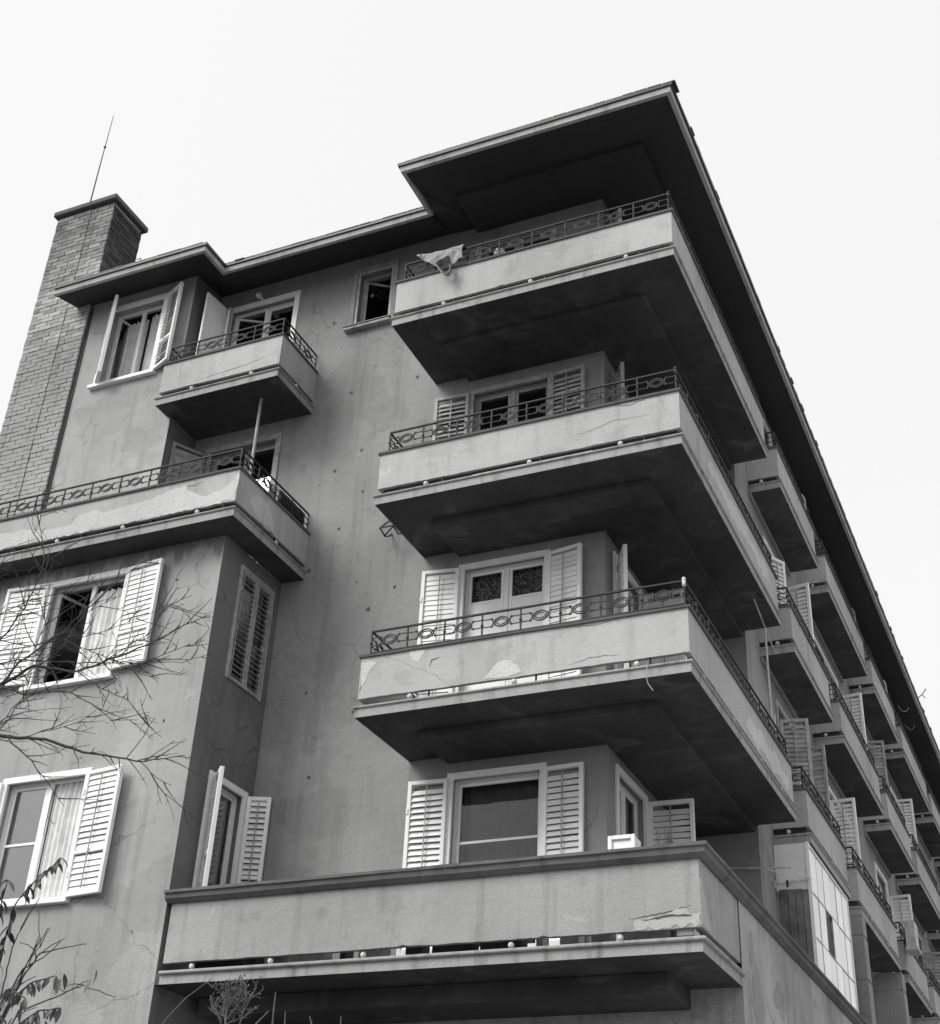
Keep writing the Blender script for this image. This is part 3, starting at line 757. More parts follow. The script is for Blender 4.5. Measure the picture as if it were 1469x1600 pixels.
patch(ter, ('Y', yb), [(-0.62,5.575),(-0.35,5.62),(-0.1,5.60),(-0.35,5.600)], 'chip', 0.013, 11, 0.006)
patch(ter, ('X', xb), [(0.01,5.50),(0.01,5.98),(0.10,6.0),(0.16,5.85),(0.28,5.66),(0.42,5.5)], 'parapet', 0.004, 12, 0.012)
# flaking on the low side wall
rnd = random.Random(77)
def blob(cx, cz, rx, rz, n=11):
    return [(cx+rx*math.cos(2*math.pi*k/n)*rnd.uniform(.6,1.2), cz+rz*math.sin(2*math.pi*k/n)*rnd.uniform(.6,1.2)) for k in range(n)]
for cy, cz, ry, rz_ in ((2.3,5.2,.25,.5),(2.9,4.7,.2,.35),(3.4,5.45,.3,.2),(4.3,5.1,.35,.25),(2.1,5.75,.12,.25),(3.6,4.6,.3,.4),(5.2,5.0,.4,.2)):
    part(patch(None, ('X', 0.0), blob(cy, cz, ry, rz_), 'wall', 0.003, int(cy*10), 0.05))
def chips(plane, spots_, r0=0.012, r1=0.035):
    for i, (u, z) in enumerate(spots_):
        r = rnd.uniform(r0, r1); pts = blob(u, z, r, r*1.1, 7)
        o = patch(None, plane, pts, 'chip', 0.0025, i, 0.003); o.name = 'plaster_chip'; part(o)
main_chips = [(-5.1,15.6),(-4.7,14.9),(-5.6,13.7),(-5.9,14.9),(-5.0,12.6),(-5.5,12.9),(-4.9,10.2),(-5.2,10.8),(-6.1,9.6),(-6.3,13.2),(-6.05,13.4),(-5.85,12.3),(-4.6,13.9),(-5.3,9.2),(-6.5,14.4),(-6.2,15.9),(-5.7,16.9),(-6.4,16.5),(-4.9,9.7),(-5.9,8.3),(-6.45,11.9),(-6.3,11.65),(-5.45,11.3),(-4.8,11.1)]
chips(('Y', A), main_chips, 0.012, 0.04)
chips(('Y', 0.0), [(-7.5,10.9),(-7.45,10.75),(-7.2,11.1),(-7.1,9.8),(-7.3,8.7)], 0.012, 0.03)
chips(('X', BX), [(0.2,10.6),(0.25,10.1),(0.15,9.3),(0.35,11.3)], 0.012, 0.03)
def crack(parent, plane, pts, r=0.004, seed=0):
    rr = random.Random(seed); axis, pos = plane; out = []
    for (a, b) in zip(pts[:-1], pts[1:]):
        a = Vector(a); b = Vector(b); k = max(2, int((b-a).length/0.03))
        for j in range(k): p = a.lerp(b, j/k); out.append((p.x+rr.uniform(-.008,.008), p.y+rr.uniform(-.008,.008)))
    out.append(pts[-1]); n = len(out)
    P_ = [(u, pos+0.001, z) if axis == 'Y' else (pos-0.001, u, z) for u, z in out]
    o = MB().tube(P_, [r*(0.3+0.7*math.sin(math.pi*(k+0.5)/n)) for k in range(n)], 4).build('crack', 'chip', None if parent is B else parent)
    if parent is B: part(o)
crack(bal[Z4], ('Y', 0.012), [(-1.6,11.95),(-1.2,12.0),(-0.9,12.08),(-0.4,12.05)], 0.004, 1)
crack(bal[Z4], ('Y', 0.012), [(-0.95,12.33),(-0.7,12.27),(-0.45,12.32)], 0.006, 2)
crack(bal[Z3], ('Y', 0.012), [(-1.5,8.66),(-1.2,8.72),(-0.85,8.70)], 0.005, 3)
crack(bal[Z3], ('Y', 0.012), [(-1.55,9.17),(-1.2,9.14),(-0.95,9.16)], 0.006, 4)
crack(bal[Z3], ('Y', 0.012), [(-3.35,8.92),(-3.33,9.0),(-3.22,9.03)], 0.008, 5)
crack(bal['L4'], ('Y', -0.428), [(-7.35,12.2),(-7.15,12.17),(-7.0,12.22)], 0.006, 6)
crack(bal['L5'], ('Y', 0.462), [(-8.2,14.98),(-7.7,15.02),(-7.2,15.05),(-6.8,15.15)], 0.005, 7)
crack(ter, ('Y', 0.012), [(-0.8,5.60),(-0.4,5.64),(-0.1,5.70)], 0.007, 8)
crack(ter, ('X', -0.012), [(0.25,6.1),(0.35,5.8),(0.5,5.6)], 0.004, 9)
crack(B, ('Y', A), [(-5.2,8.9),(-5.0,9.6),(-5.15,10.3),(-4.95,10.9)], 0.003, 10)
crack(B, ('X', 0.0), [(1.9,5.9),(2.1,5.5),(2.05,5.1),(2.4,4.7)], 0.005, 11)
crack(B, ('X', 0.0), [(2.7,5.3),(3.0,5.1),(3.2,5.25)], 0.005, 12)
# ------------------------------------------------------------------ glazed enclosure on the terrace
en = MB(); yA, yB, zA, zB = 6.25, 9.30, 6.345, 8.345; xg = -0.03
for y in (yA, yB-0.04): en.box(xg-0.05, xg, y, y+0.04, zA, zB)
en.box(xg-0.05, xg, yA+0.04, yB-0.04, zB-0.05, zB); en.box(xg-0.05, xg, yA+0.04, yB-0.04, zA, zA+0.03)
eo = part(en.build('veranda_glazing', 'white')); eo['label'] = 'white glazed veranda front standing on the terrace wall'
cols = [yA+0.04 + (yB-yA-0.08)*k/6 for k in range(7)]; rows = [zA+0.03, zA+0.62, zA+1.28, zB-0.05]
for i in range(6):
    for j in range(3):
        if (i, j) == (2, 1):
            MB().box(xg-0.09, xg-0.085, cols[i]+0.01, cols[i+1]-0.01, rows[j]+0.01, rows[j+1]-0.01).build('pane', 'glass', eo); continue
        o = MB().box(xg-0.022, xg-0.014+random.uniform(-.004,.004), cols[i]+0.009, cols[i+1]-0.009, rows[j]+0.009, rows[j+1]-0.009).build('pane', 'opal', eo)
for y in cols[1:-1]: MB().box(xg-0.03, xg-0.012, y-0.009, y+0.009, rows[0], rows[-1]).build('glazing_bar', 'greywood', eo)
for z in rows[1:-1]: MB().box(xg-0.032, xg-0.010, cols[0], cols[-1], z-0.011, z+0.011).build('glazing_bar', 'greywood', eo)
# boarded end of the veranda
x = -1.54; k = 0
en2 = part(MB().box(-1.54, -0.08, 6.275, 6.30, 6.0, 7.62).build('veranda_end_wall', 'board'))
while x < -0.1:
    wd = random.uniform(0.10, 0.2)
    MB().box(x+0.004, min(x+wd, -0.082)-0.004, 6.25+random.uniform(0,.008), 6.274, 6.0, 7.64+random.uniform(-.02,.02)).build('board', 'board', en2); x += wd
part(MB().box(-0.55, -0.08, 6.27, 6.30, 7.64, 8.34).build('veranda_end_pane', 'opal'))

# ------------------------------------------------------------------ movable things
# aerials
m = MB().tube([(-11.88,0.78,20.3),(-11.87,0.78,21.6),(-11.85,0.78,22.95)], [0.016,0.012,0.006], 6); m.ball((-11.865,0.78,22.05), 0.03, 6, 4)
tag(m.build('aerial_mast', 'gutter'), 'thin whip aerial rising from the brick chimney cap', 'aerial')
m = MB().tube([(-10.93,1.5,17.8),(-10.91,1.5,19.1)], 0.01, 5)
for z in (19.4, 18.9, 18.5): m.tube([(-11.15,1.60,z+0.1),(-11.0,1.55,z+0.05),(-10.96,1.5,z-0.12)], 0.008, 4)
tag(m.build('wire_stay', 'gutter'), 'short rod and bent wires behind the chimney stack', 'wire')
m = MB().tube([(0.17,22.8,17.6),(0.3,22.8,17.7),(0.42,22.8,17.85)], 0.015, 5); m.tube([(0.3,22.8,17.7),(0.36,22.9,17.62)], 0.012, 5)
tag(m.build('roof_bracket', 'gutter'), 'small bent bracket poking out beyond the long roof edge', 'bracket')
# blanket over the top railing
rb = random.Random(3)
bl = MB(); nu, nv = 24, 14
def bpos(u, v):
    x = -3.97 + 0.75*u
    dep = 0.03 + 0.33*math.sin(min(1.0, u/0.55)*math.pi/2)**1.3 + 0.025*math.sin(u*11)*u
    y = -0.035 - 0.022*math.sin(u*19+v*2.5)*(0.25+v) - 0.03*v
    return (x + 0.02*math.sin(v*5+u*3)*v, y + (0.09 if v == 0 else 0), Z5+1.235 - v*dep - 0.012*math.sin(math.pi*u))
for j in range(nv+1):
    for i in range(nu+1): bl.v.append(bpos(i/nu, j/nv))
for j in range(nv):
    for i in range(nu):
        a = j*(nu+1)+i; bl.f.append([a, a+1, a+nu+2, a+nu+1])
i0 = len(bl.v); n1, n2 = 28, 8                      # the corner rolls outwards into a hanging cone
for j in range(n2+1):
    t = j/n2
    for i in range(n1+1):
        an = R(35) + R(305)*i/n1; c_, s_ = math.cos(an), math.sin(an); rr_ = 0.125 + 0.02*math.sin(3*an)
        bl.v.append((-3.49+0.02*t+rr_*c_*(0.75+0.25*t)+(0.05*(-s_) if s_ < 0 else 0), -0.045-0.15*t-0.02*math.sin(2*an)*t, Z5+0.83-0.03*t+rr_*s_*(1.0 if s_ > 0 else 1.75)*(0.7+0.3*t)))
for j in range(n2):
    for i in range(n1):
        a = i0+j*(n1+1)+i; bl.f.append([a, a+1, a+n1+2, a+n1+1])
o = bl.build('blanket', 'blanket', smooth=True); sd = o.modifiers.new('thick', 'SOLIDIFY'); sd.thickness = 0.012
tag(o, 'pale patterned blanket draped over the top balcony railing with a curled corner', 'blanket')
# panels and things behind the top railing
tag(MB().box(-2.02,-1.60,0.36,0.39,Z5+0.16,Z5+1.20).build('white_board', 'clutter', None, 0.004), 'pale board leaning inside the top balcony behind the railing', 'board')
tag(MB().box(-3.1,-2.15,0.42,0.62,Z5+0.16,Z5+1.06).build('balcony_cupboard', 'darkstuff', None, 0.01), 'dark low cupboard standing on the top balcony', 'cupboard')
m = MB(); m.tube([(-2.75,0.25,Z5+0.9),(-2.75,0.25,Z5+1.02)],[0.05,0.065],10); m.tube([(-2.75,0.25,Z5+0.16),(-2.75,0.25,Z5+0.9)],0.03,8); m.ball((-2.75,0.25,Z5+1.12),0.09,10,7)
tag(m.build('potted_plant', 'clutter', smooth=True), 'round potted plant on a stand behind the top railing', 'plant')
# basket on the fourth storey balcony
m = MB()
for k in range(16):
    t = 2*math.pi*k/16; m.tube([(-0.98+0.19*math.cos(t),0.75+0.19*math.sin(t),Z4+0.158),(-0.98+0.24*math.cos(t),0.75+0.24*math.sin(t),Z4+1.15)],0.012,4)
for z in (0.3,0.6,0.9,1.15):
    m.tube([(-0.98+(0.19+0.05*z)*math.cos(2*math.pi*k/16),0.75+(0.19+0.05*z)*math.sin(2*math.pi*k/16),Z4+0.158+z*0.86) for k in range(17)],0.014,4)
tag(m.build('wicker_basket', 'darkstuff'), 'tall dark wicker basket on the balcony with worn grey shutters', 'basket')
# laundry bracket on the wall below the fourth-storey slab
m = MB(); yb0 = A-0.002; zb = 12.0
for dx, dy in ((-4.92, 0.0), (-4.70, 0.0)):
    m.tube([(dx, yb0, zb+0.30),(dx-0.02, yb0-0.34, zb-0.06)], 0.012, 5)
    m.tube([(dx-0.02, yb0-0.34, zb-0.06),(dx+0.0, yb0-0.2, zb-0.13),(dx, yb0-0.08, zb-0.06),(dx, yb0, zb+0.02)], 0.012, 5)
m.tube([(-4.94, yb0-0.34, zb-0.06),(-4.72, yb0-0.34, zb-0.06)], 0.012, 5); m.tube([(-4.93, yb0-0.2, zb-0.12),(-4.70, yb0-0.34, zb-0.06)], 0.012, 5)
tag(m.build('laundry_bracket', 'iron'), 'bent iron laundry bracket fixed to the wall below the slab', 'bracket')
# post, cloths on the long balcony
tag(MB().tube([(-7.16,0.9,Z4+0.155),(-7.18,0.9,Z5-0.002)],0.026,8).build('prop_post', 'greywood'), 'thin upright post between the long balcony and the slab above', 'post')
def cloth_sheet(name, mat, p0, p1, drop, n=14, wob=0.02, label='', cat='cloth', axis='x', seed=1):
    r_ = random.Random(seed); mb = MB(); p0 = Vector(p0); p1 = Vector(p1); nrm = Vector((-(p1-p0).y, (p1-p0).x, 0)).normalized()
    for j in range(9):
        for i in range(n+1):
            p = p0.lerp(p1, i/n) + nrm*(wob*math.sin(i*1.9+seed)*(0.3+j/8)) - Vector((0,0,1))*drop*(j/8)*(1+0.06*math.sin(i*1.3+seed))
            mb.v.append(tuple(p))
    for j in range(8):
        for i in range(n): a = j*(n+1)+i; mb.f.append([a,a+1,a+n+2,a+n+1])
    o = mb.build(name, mat, smooth=True); s = o.modifiers.new('thick','SOLIDIFY'); s.thickness = 0.006
    return tag(o, label, cat)
cloth_sheet('hanging_cloth', 'darkcloth', (-6.47,0.75,Z4+1.16), (-6.47,1.50,Z4+1.16), 0.30, label='dark cloth hung along the short rail of the long balcony', seed=2)
cloth_sheet('white_rag', 'whitecloth', (-6.475,0.46,Z4+1.10), (-6.475,0.58,Z4+1.08), 0.2, label='white rag hanging on the side rail of the long balcony', seed=4)
# lamp above the top-left balcony door
m = MB().tube([(-7.95,A-0.002,17.47),(-7.95,A-0.10,17.48)],0.03,8); m.ball((-7.95,A-0.15,17.47),0.06,10,7)
tag(m.build('wall_lamp', 'ball', smooth=True), 'small round wall lamp above the white balcony door', 'lamp')
# terrace things
m = MB(); m.box(-1.28,-0.97,0.82,1.05,Z2+0.155,6.79); m.box(-1.29,-1.24,0.79,0.82,5.5,6.80); m.box(-1.01,-0.96,0.79,0.82,5.5,6.80); m.box(-1.24,-1.01,0.79,0.82,6.75,6.80)
tag(m.build('white_cabinet', 'white', None, 0.006), 'small white cabinet standing on the terrace behind the parapet', 'cabinet')
m = MB()
for k in range(40):
    t = random.uniform(0, 6.28); r0 = random.uniform(0, .1)
    m.tube([(-0.80+r0*math.cos(t),1.5+r0*math.sin(t),5.375),(-0.80+1.3*r0*math.cos(t),1.5+1.3*r0*math.sin(t),6.9+random.uniform(-.2,.15))],[0.008,0.003],4)
tag(m.build('twig_broom', 'darkstuff'), 'bundle of dark twigs standing beside the white cabinet', 'broom')
# laundry rack over the terrace side
m = MB()
for k in range(5): m.tube([(-1.2+0.25*k,5.3,7.75-0.02*k),(-1.0+0.25*k,6.24,7.70+0.02*k)],0.006,4)
m.tube([(-1.25,5.3,7.76),(-0.1,5.25,7.66)],0.012,5); m.tube([(-1.0,6.24,7.70),(-0.06,6.24,7.78)],0.012,5); m.tube([(-0.5,5.3,7.7),(-0.5,5.6,8.25),(-0.5,6.24,7.75)],0.008,4)
tag(m.build('drying_rack', 'clutter'), 'wire drying rack stretched to the boarded veranda end', 'rack')
for k in range(6): 
    x = -1.0+0.16*k
    o = MB().box(x,x+0.035,5.9+0.04*k,5.91+0.04*k,7.62+0.012*(k%3),7.735); o = o.build('rag', 'clutter' if k % 2 else 'darkstuff')
    tag(o, 'small rag pegged on the wire drying rack', 'rag', 'rags on the drying rack')
# pole with cross bar on third-storey corner balcony
m = MB().tube([(-0.12,4.66,Z3+0.158),(-0.10,4.66,9.95),(-0.10,4.66,11.15)],[0.022,0.022,0.014],7); m.tube([(-0.09,4.0,11.30),(-0.09,5.25,10.98)],0.01,5)
tag(m.build('line_pole', 'clutter'), 'pale clothes-line pole with slanted cross bar on the corner balcony', 'pole')
tag(MB().box(-0.50,-0.16,5.20,5.235,Z3+0.158,9.98).build('pale_screen', 'clutter', None, 0.004), 'pale upright screen at the end of the corner balcony', 'screen')
# boxes hung on the far side balconies
m = MB().box(0.05,0.25,15.3,15.75,9.02,9.55); m.box(0.03,0.28,15.27,15.78,8.95,9.02)
tag(m.build('hanging_box', 'clutter', None, 0.01), 'pale box unit hung outside a side balcony railing', 'box')
# arched panels behind the top side railing
for k, (y, x) in enumerate(((8.9,-0.2),(13.9,-0.2),(17.9,-0.2))):
    m = MB(); pts = [(-0.17,0),(0.17,0),(0.17,0.5)]+[(0.17*math.cos(R(a)),0.5+0.17*math.sin(R(a))) for a in range(20,180,20)]+[(-0.17,0.5)]
    n = len(pts); m.v = [(x+p[0], y, Z5+0.78+p[1]) for p in pts]+[(x+p[0], y+0.03, Z5+0.78+p[1]) for p in pts]
    m.f = [list(range(n)), [n+i for i in reversed(range(n))]]+[[i,n+i,n+(i+1)%n,(i+1)%n] for i in range(n)]
    m.box(x-0.15, x+0.15, y, y+0.03, Z5+0.158, Z5+0.779)
    tag(m.build('arched_board', 'clutter'), 'pale arch-topped board standing behind a top-floor side railing', 'board', 'arched boards on the side balconies')
# curtains
def curtain(name, mat, x0, x1, y, z0, z1, label, group=None, folds=9, amp=0.025, vert_axis='X'):
    mb = MB(); n = folds*6
    for z in (z0, z1):
        for i in range(n+1):
            u = x0+(x1-x0)*i/n; d = amp*math.sin(i/6*2*math.pi)+0.4*amp*math.sin(i*0.7)
            mb.v.append((u, y+d, z) if vert_axis == 'X' else (y-d, u, z))
    for i in range(n): mb.f.append([i,i+1,n+2+i,n+1+i])
    return tag(mb.build(name, mat, smooth=True), label, 'curtain', group)
curtain('curtain', 'lace', -3.66, -2.46, A+0.22, Z3+0.3, Z4-0.33, 'patterned lace curtain behind the window with wide-open white shutters', amp=0.012)
curtain('curtain', 'curtain', -9.06, -8.42, 0.165, 6.40, 8.05, 'white gathered curtain in the lower bay window', folds=7)
curtain('curtain', 'curtain', -9.06, -8.44, 0.165, 9.56, 11.05, 'white curtain in the bay window below the long balcony', folds=6)
curtain('curtain', 'curtain', 0.75, 1.28, BX-0.24, 6.4, 8.0, 'pale curtain in the open side window of the bay', folds=5, vert_axis='Y')
curtain('curtain', 'panefill', WX0+0.05, WX1-0.05, A+0.3, Z2+0.6, Z3-0.33, 'added grey sheet lifting the tone of the big pane above the terrace', amp=0.02)  # sheet added behind the glass to brighten the dark pane
curtain('curtain', 'curtain', -10.6, -10.1, 1.16, 15.76, 17.35, 'pale curtain drawn to the brick-stack side of the top bay window', folds=5)
curtain('curtain', 'curtain', -10.02, -9.5, 1.14, 15.76, 17.4, 'pale curtain beside the folded shutter of the top bay window', folds=5)
# clutter seen through the slots under the parapets
def clutter(name, x0, x1, y0, y1, z0, z1, mat, label, cat, group):
    tag(MB().box(x0,x1,y0,y1,z0,z1).build(name, mat, None, 0.006), label, cat, group)
x = -6.45
rc = random.Random(12)
while x < -0.2:
    wd = rc.choice((0.08, 0.14, 0.22, 0.32, 0.5)); gp = rc.uniform(0.05, 0.22)
    light = x > -2.2 or rc.random() < 0.5
    if x + wd > -0.18: break
    y = rc.uniform(0.22, 0.5)
    clutter('crate', x, x+wd, y, y+0.2, Z2+0.153, Z2+0.153+rc.uniform(0.2, 0.4), 'clutter' if light else 'darkstuff', 'box on the terrace floor, seen through the slot under the parapet', 'box', 'boxes behind the terrace parapet')
    x += wd+gp
for z, n_ in ((Z3, 6), (Z4, 3), (Z5, 4)):
    lab = {Z3: 'box behind the slot of the lace-window corner balcony', Z4: 'box behind the slot of the corner balcony with grey shutters', Z5: 'box behind the slot of the top corner balcony'}[z]
    for k in range(n_):
        x = -3.9+k*3.6/n_+rc.uniform(0, .3); wd = rc.uniform(0.1, 0.4)
        clutter('crate', x, x+wd, 0.16, 0.34, z+0.131, z+rc.uniform(0.19, 0.3), 'clutter' if rc.random() < .6 else 'darkstuff', lab, 'box', 'boxes behind the corner balcony slots')
for z, a, b in ((Z4, -2.9, -1.2), (Z5, -3.2, -2.3)):
    tag(MB().tube([(a,0.042,z+0.172),((a+b)/2,0.045,z+0.176),(b,0.042,z+0.172)],0.02,8).build('loose_pipe', 'clutter'), 'pale pipe lying in the slot of the %s corner balcony' % ('top' if z == Z5 else 'grey-shuttered'), 'pipe')
# trailing wires
def wire(pts, label, r=0.004):
    tag(MB().tube(pts, r, 4).build('wire', 'clutter'), label, 'wire')
wire([(-0.5,-0.05,Z3+0.16),(-0.52,-0.055,Z3+0.0),(-0.5,-0.05,Z3-0.1),(-0.44,-0.05,Z3-0.2)], 'loose pale wire dangling from the lace-window balcony edge', 0.006)
wire([(0.03+0.24*k/10,19.2+0.02*k,Z5+1.25-0.14*math.sin(math.pi*k/10)) for k in range(11)], 'curled pale wire beyond the top side railing')
wire([(0.03+0.22*k/10,20.2+0.02*k,Z5+1.15-0.12*math.sin(math.pi*k/10)) for k in range(11)], 'second curled pale wire further along the top side railing')

# ------------------------------------------------------------------ vegetation
# copy of the camera pose, kept as constants; places plants by image pixel coordinates
CAM = (Matrix.Translation((3.8015, -14.0006, 1.6)) @ Matrix.Rotation(R(25.5707), 4, 'Z') @ Matrix.Rotation(R(121.4369), 4, 'X') @ Matrix.Rotation(R(3.0354), 4, 'Z')); FPX = 2152.16
def at(u, v, Y):
    """point on the vertical plane y = Y that stands at photo pixel (u, v) seen from the copied camera pose"""
    d = CAM.to_3x3() @ Vector(((u-734.5)/FPX, -(v-800)/FPX, -1.0)); o = CAM.translation
    t = (Y-o.y)/d.y; return o + d*t
rt = random.Random(31)
tree = empty('bare_tree', (-7.2, -5.4, 0))
tag(tree, 'bare tree with thin leafless twigs reaching in front of the bay', 'tree')
def childof(o, p, loc): o.parent = p; o.matrix_parent_inverse = Matrix.Translation(-Vector(loc)); return o
TL = (-7.2, -5.4, 0)
tk = MB(); tk.tube([(-7.2,-5.4,-0.1),(-7.15,-5.4,1.2),(-7.0,-5.45,2.8),(-6.8,-5.5,4.2),(-6.75,-5.5,5.6),(-6.9,-5.5,7.0),(-6.85,-5.45,8.2),(-7.0,-5.5,9.4)], [0.17,0.13,0.11,0.09,0.07,0.045,0.028,0.01], 10)
childof(tk.build('trunk', 'bark', smooth=True), tree, TL)
br = MB()
def twig(p, d, L, r, depth):
    d = d.normalized(); pts = [p]; n = max(3, int(L/0.05)); cur = p.copy(); dd = d.copy()
    for k in range(n):
        dd = (dd + Vector((rt.uniform(-1,1), rt.uniform(-1,1), rt.uniform(-1,1)))*0.13 + Vector((0,0,0.012))).normalized()
        cur = cur + dd*(L/n); pts.append(cur.copy())
    br.tube(pts, [max(0.0017, r*(1-0.75*k/n)) for k in range(n+1)], 4)
    if depth > 0:
        for k in range(1, n+1):
            if rt.random() < 0.30:
                a = rt.uniform(0.4, 0.95)*(1 if rt.random() < .5 else -1)
                side = Vector((rt.uniform(-1,1), rt.uniform(-1,1), rt.uniform(-1,1))).cross(dd).normalized()
                twig(pts[k], dd*math.cos(a)+side*math.sin(abs(a)), L*rt.uniform(0.15, 0.45), r*0.55, depth-1)
def limb(pix, r0, r1, Y0, Y1, twigs=0.5, tl=0.4, depth=1):
    n = len(pix); pts = [at(u, v, Y0+(Y1-Y0)*k/(n-1)) for k, (u, v) in enumerate(pix)]
    fine = []
    for a, b in zip(pts[:-1], pts[1:]):
        k = max(2, int((b-a).length/0.08))
        for j in range(k): fine.append(a.lerp(b, j/k)+Vector((rt.uniform(-1,1), rt.uniform(-1,1), rt.uniform(-1,1)))*0.008)
    fine.append(pts[-1]); m = len(fine)
    br.tube(fine, [r0+(r1-r0)*k/(m-1) for k in range(m)], 6)
    for k in range(2, m-1):
        if rt.random() < twigs:
            d = (fine[k+1]-fine[k-1]).normalized()
            side = Vector((rt.uniform(-1,1), rt.uniform(-1,1)*0.8, rt.uniform(-1,1))).cross(d).normalized()
            a = rt.uniform(0.4, 1.0)
            twig(fine[k], d*math.cos(a)+side*math.sin(a), tl*rt.uniform(0.3, 1.0), 0.0055, depth)
LIMBS = [([(-260,1180),(-120,1110),(0,1072),(55,1040),(120,1050),(200,1020),(245,1000),(290,975),(330,960)], 0.045, 0.004, -5.5, -4.9),
         ([(0,1072),(30,1035),(100,985),(180,910),(235,870)], 0.016, 0.003, -5.5, -5.2),
         ([(-40,1040),(30,1032),(110,1035),(200,1036),(285,1035),(330,1020)], 0.012, 0.003, -5.6, -5.3),
         ([(0,1072),(40,1085),(110,1080),(150,1105),(175,1125),(215,1125)], 0.012, 0.003, -5.5, -5.7),
         ([(-200,1130),(-60,1145),(0,1150),(70,1155),(130,1175),(200,1187),(225,1190),(290,1180)], 0.04, 0.004, -5.9, -5.4),
         ([(218,1188),(245,1215),(268,1227)], 0.006, 0.003, -5.45, -5.4),
         ([(198,1185),(225,1150),(242,1122)], 0.006, 0.003, -5.45, -5.5),
         ([(10,1150),(50,1190),(75,1225),(100,1260)], 0.010, 0.003, -5.9, -5.8),
         ([(-60,1060),(0,1000),(40,950),(70,880),(62,820),(68,760)], 0.013, 0.003, -5.8, -5.9),
         ([(75,985),(60,930),(75,880),(110,850)], 0.007, 0.003, -5.6, -5.4),
         ([(-60,1100),(0,1140),(25,1105),(60,1075),(55,1010),(75,960)], 0.010, 0.003, -5.7, -5.9),
         ([(150,1040),(200,1010),(240,985),(250,950),(300,930)], 0.008, 0.003, -5.3, -5.1),
         ([(200,1036),(240,1030),(290,1010),(320,1000)], 0.007, 0.003, -5.3, -5.2),
         ([(-80,1000),(0,960),(50,935),(110,925),(150,900)], 0.010, 0.003, -5.2, -5.0),
         ([(-60,900),(0,880),(30,850),(60,840)], 0.008, 0.003, -5.4, -5.3),
         ([(-40,1075),(30,1060),(90,1020),(130,960),(190,930)], 0.009, 0.003, -5.1, -4.9),
         ([(60,1040),(110,1000),(170,985),(230,960),(280,940)], 0.008, 0.003, -5.3, -5.0),
         ([(0,1000),(40,1010),(100,1000),(150,1020),(210,1050),(250,1060)], 0.008, 0.003, -5.6, -5.4),
         ([(120,1050),(160,1075),(200,1095),(230,1130)], 0.007, 0.003, -5.4, -5.5),
         ([(-50,1160),(10,1120),(40,1085),(50,1050)], 0.009, 0.003, -5.8, -5.9),
         ([(30,1155),(80,1140),(120,1130),(150,1110)], 0.007, 0.003, -5.8, -5.7)]
for pix, r0, r1, Y0, Y1 in LIMBS: limb(pix, r0*0.66, r1*0.75, Y0, Y1, 0.85, 0.42, 2)
a = at(-260,1180,-5.5); br.tube([(-6.77,-5.5,5.2), tuple((a+Vector((-6.77,-5.5,5.2)))/2+Vector((0,0,0.1))), tuple(a)], [0.05,0.04,0.03], 8)
a = at(-200,1130,-5.9); br.tube([(-6.78,-5.5,4.6), tuple((a+Vector((-6.78,-5.5,4.6)))/2), tuple(a)], [0.045,0.036,0.028], 8)
for k in range(16):
    z_ = 4.4+k*0.3; an = 2.2+k*1.1
    twig(Vector((-6.8-0.01*k,-5.5,z_)), Vector((-abs(math.cos(an))-0.25, math.sin(an)*0.9, 0.55)), 1.9-0.06*k, 0.02, 2)
childof(br.build('branches', 'bark'), tree, TL)

def leaf_mesh(L, W):
    m = MB(); n = 6; 
    for k in range(n+1):
        t = k/n; w_ = W*math.sin(math.pi*min(1, t*0.96+0.02))**0.8*(1-0.25*t); z = -0.30*L*t*t
        m.v += [(L*t, -w_, z+0.25*w_), (L*t, 0, z), (L*t, w_, z+0.25*w_)]
    for k in range(n):
        for j in range(2): a = 3*k+j; m.f.append([a, a+3, a+4, a+1])
    return m.mesh('leaf', 'leaf')
LEAF = [leaf_mesh(0.074, 0.016), leaf_mesh(0.064, 0.017), leaf_mesh(0.052, 0.013)]
SL = (-2.0, -8.6, 0)
sh = empty('leafy_shrub', SL); tag(sh, 'leafy shrub with drooping dark leaves at the foot of the bay', 'shrub')
sb = MB(); rs2 = random.Random(9)
def cane(pix, r0, r1, Y, leaves, dens=0.6, size=1.0):
    pts = [at(u, v, Y+0.12*math.sin(k*1.3)) for k, (u, v) in enumerate(pix)]; fine = []
    for a, b in zip(pts[:-1], pts[1:]):
        k = max(2, int((b-a).length/0.035))
        for j in range(k): fine.append(a.lerp(b, j/k)+Vector((rs2.uniform(-1,1), rs2.uniform(-1,1), rs2.uniform(-1,1)))*0.003)
    fine.append(pts[-1]); m = len(fine); sb.tube(fine, [r0+(r1-r0)*k/(m-1) for k in range(m)], 5)
    if leaves:
        for k in range(m//4 if leaves < 2 else 0, m):
            for rep_ in range(2):
                if rs2.random() > dens*0.75: continue
                az = rs2.uniform(0, 6.28)
                o = place('leaf', LEAF[rs2.randrange(3)], None, tuple(fine[k]), rot=(rs2.uniform(-.5,.5), rs2.uniform(0.5, 1.25), az), scale=(size*rs2.uniform(.75,1.15),)*3)
                childof(o, sh, SL)
    else:
        for k in range(3, m-1):
            if rs2.random() < 0.16:
                d = (fine[k+1]-fine[k-1]).normalized(); side = Vector((rs2.uniform(-1,1), rs2.uniform(-.7,.7), rs2.uniform(-.2,1))).normalized()
                e = fine[k]+(d*0.5+side).normalized()*rs2.uniform(0.05, 0.2)
                sb.tube([fine[k], (fine[k]+e)/2+Vector((0,0,0.01)), e], [0.003,0.0025,0.0018], 4)
base = (-40, 1700)
cane([base,(-10,1560),(5,1480),(20,1420),(45,1385),(75,1360),(95,1340)], 0.007, 0.0025, -8.6, 1, 1.0, 1.0)
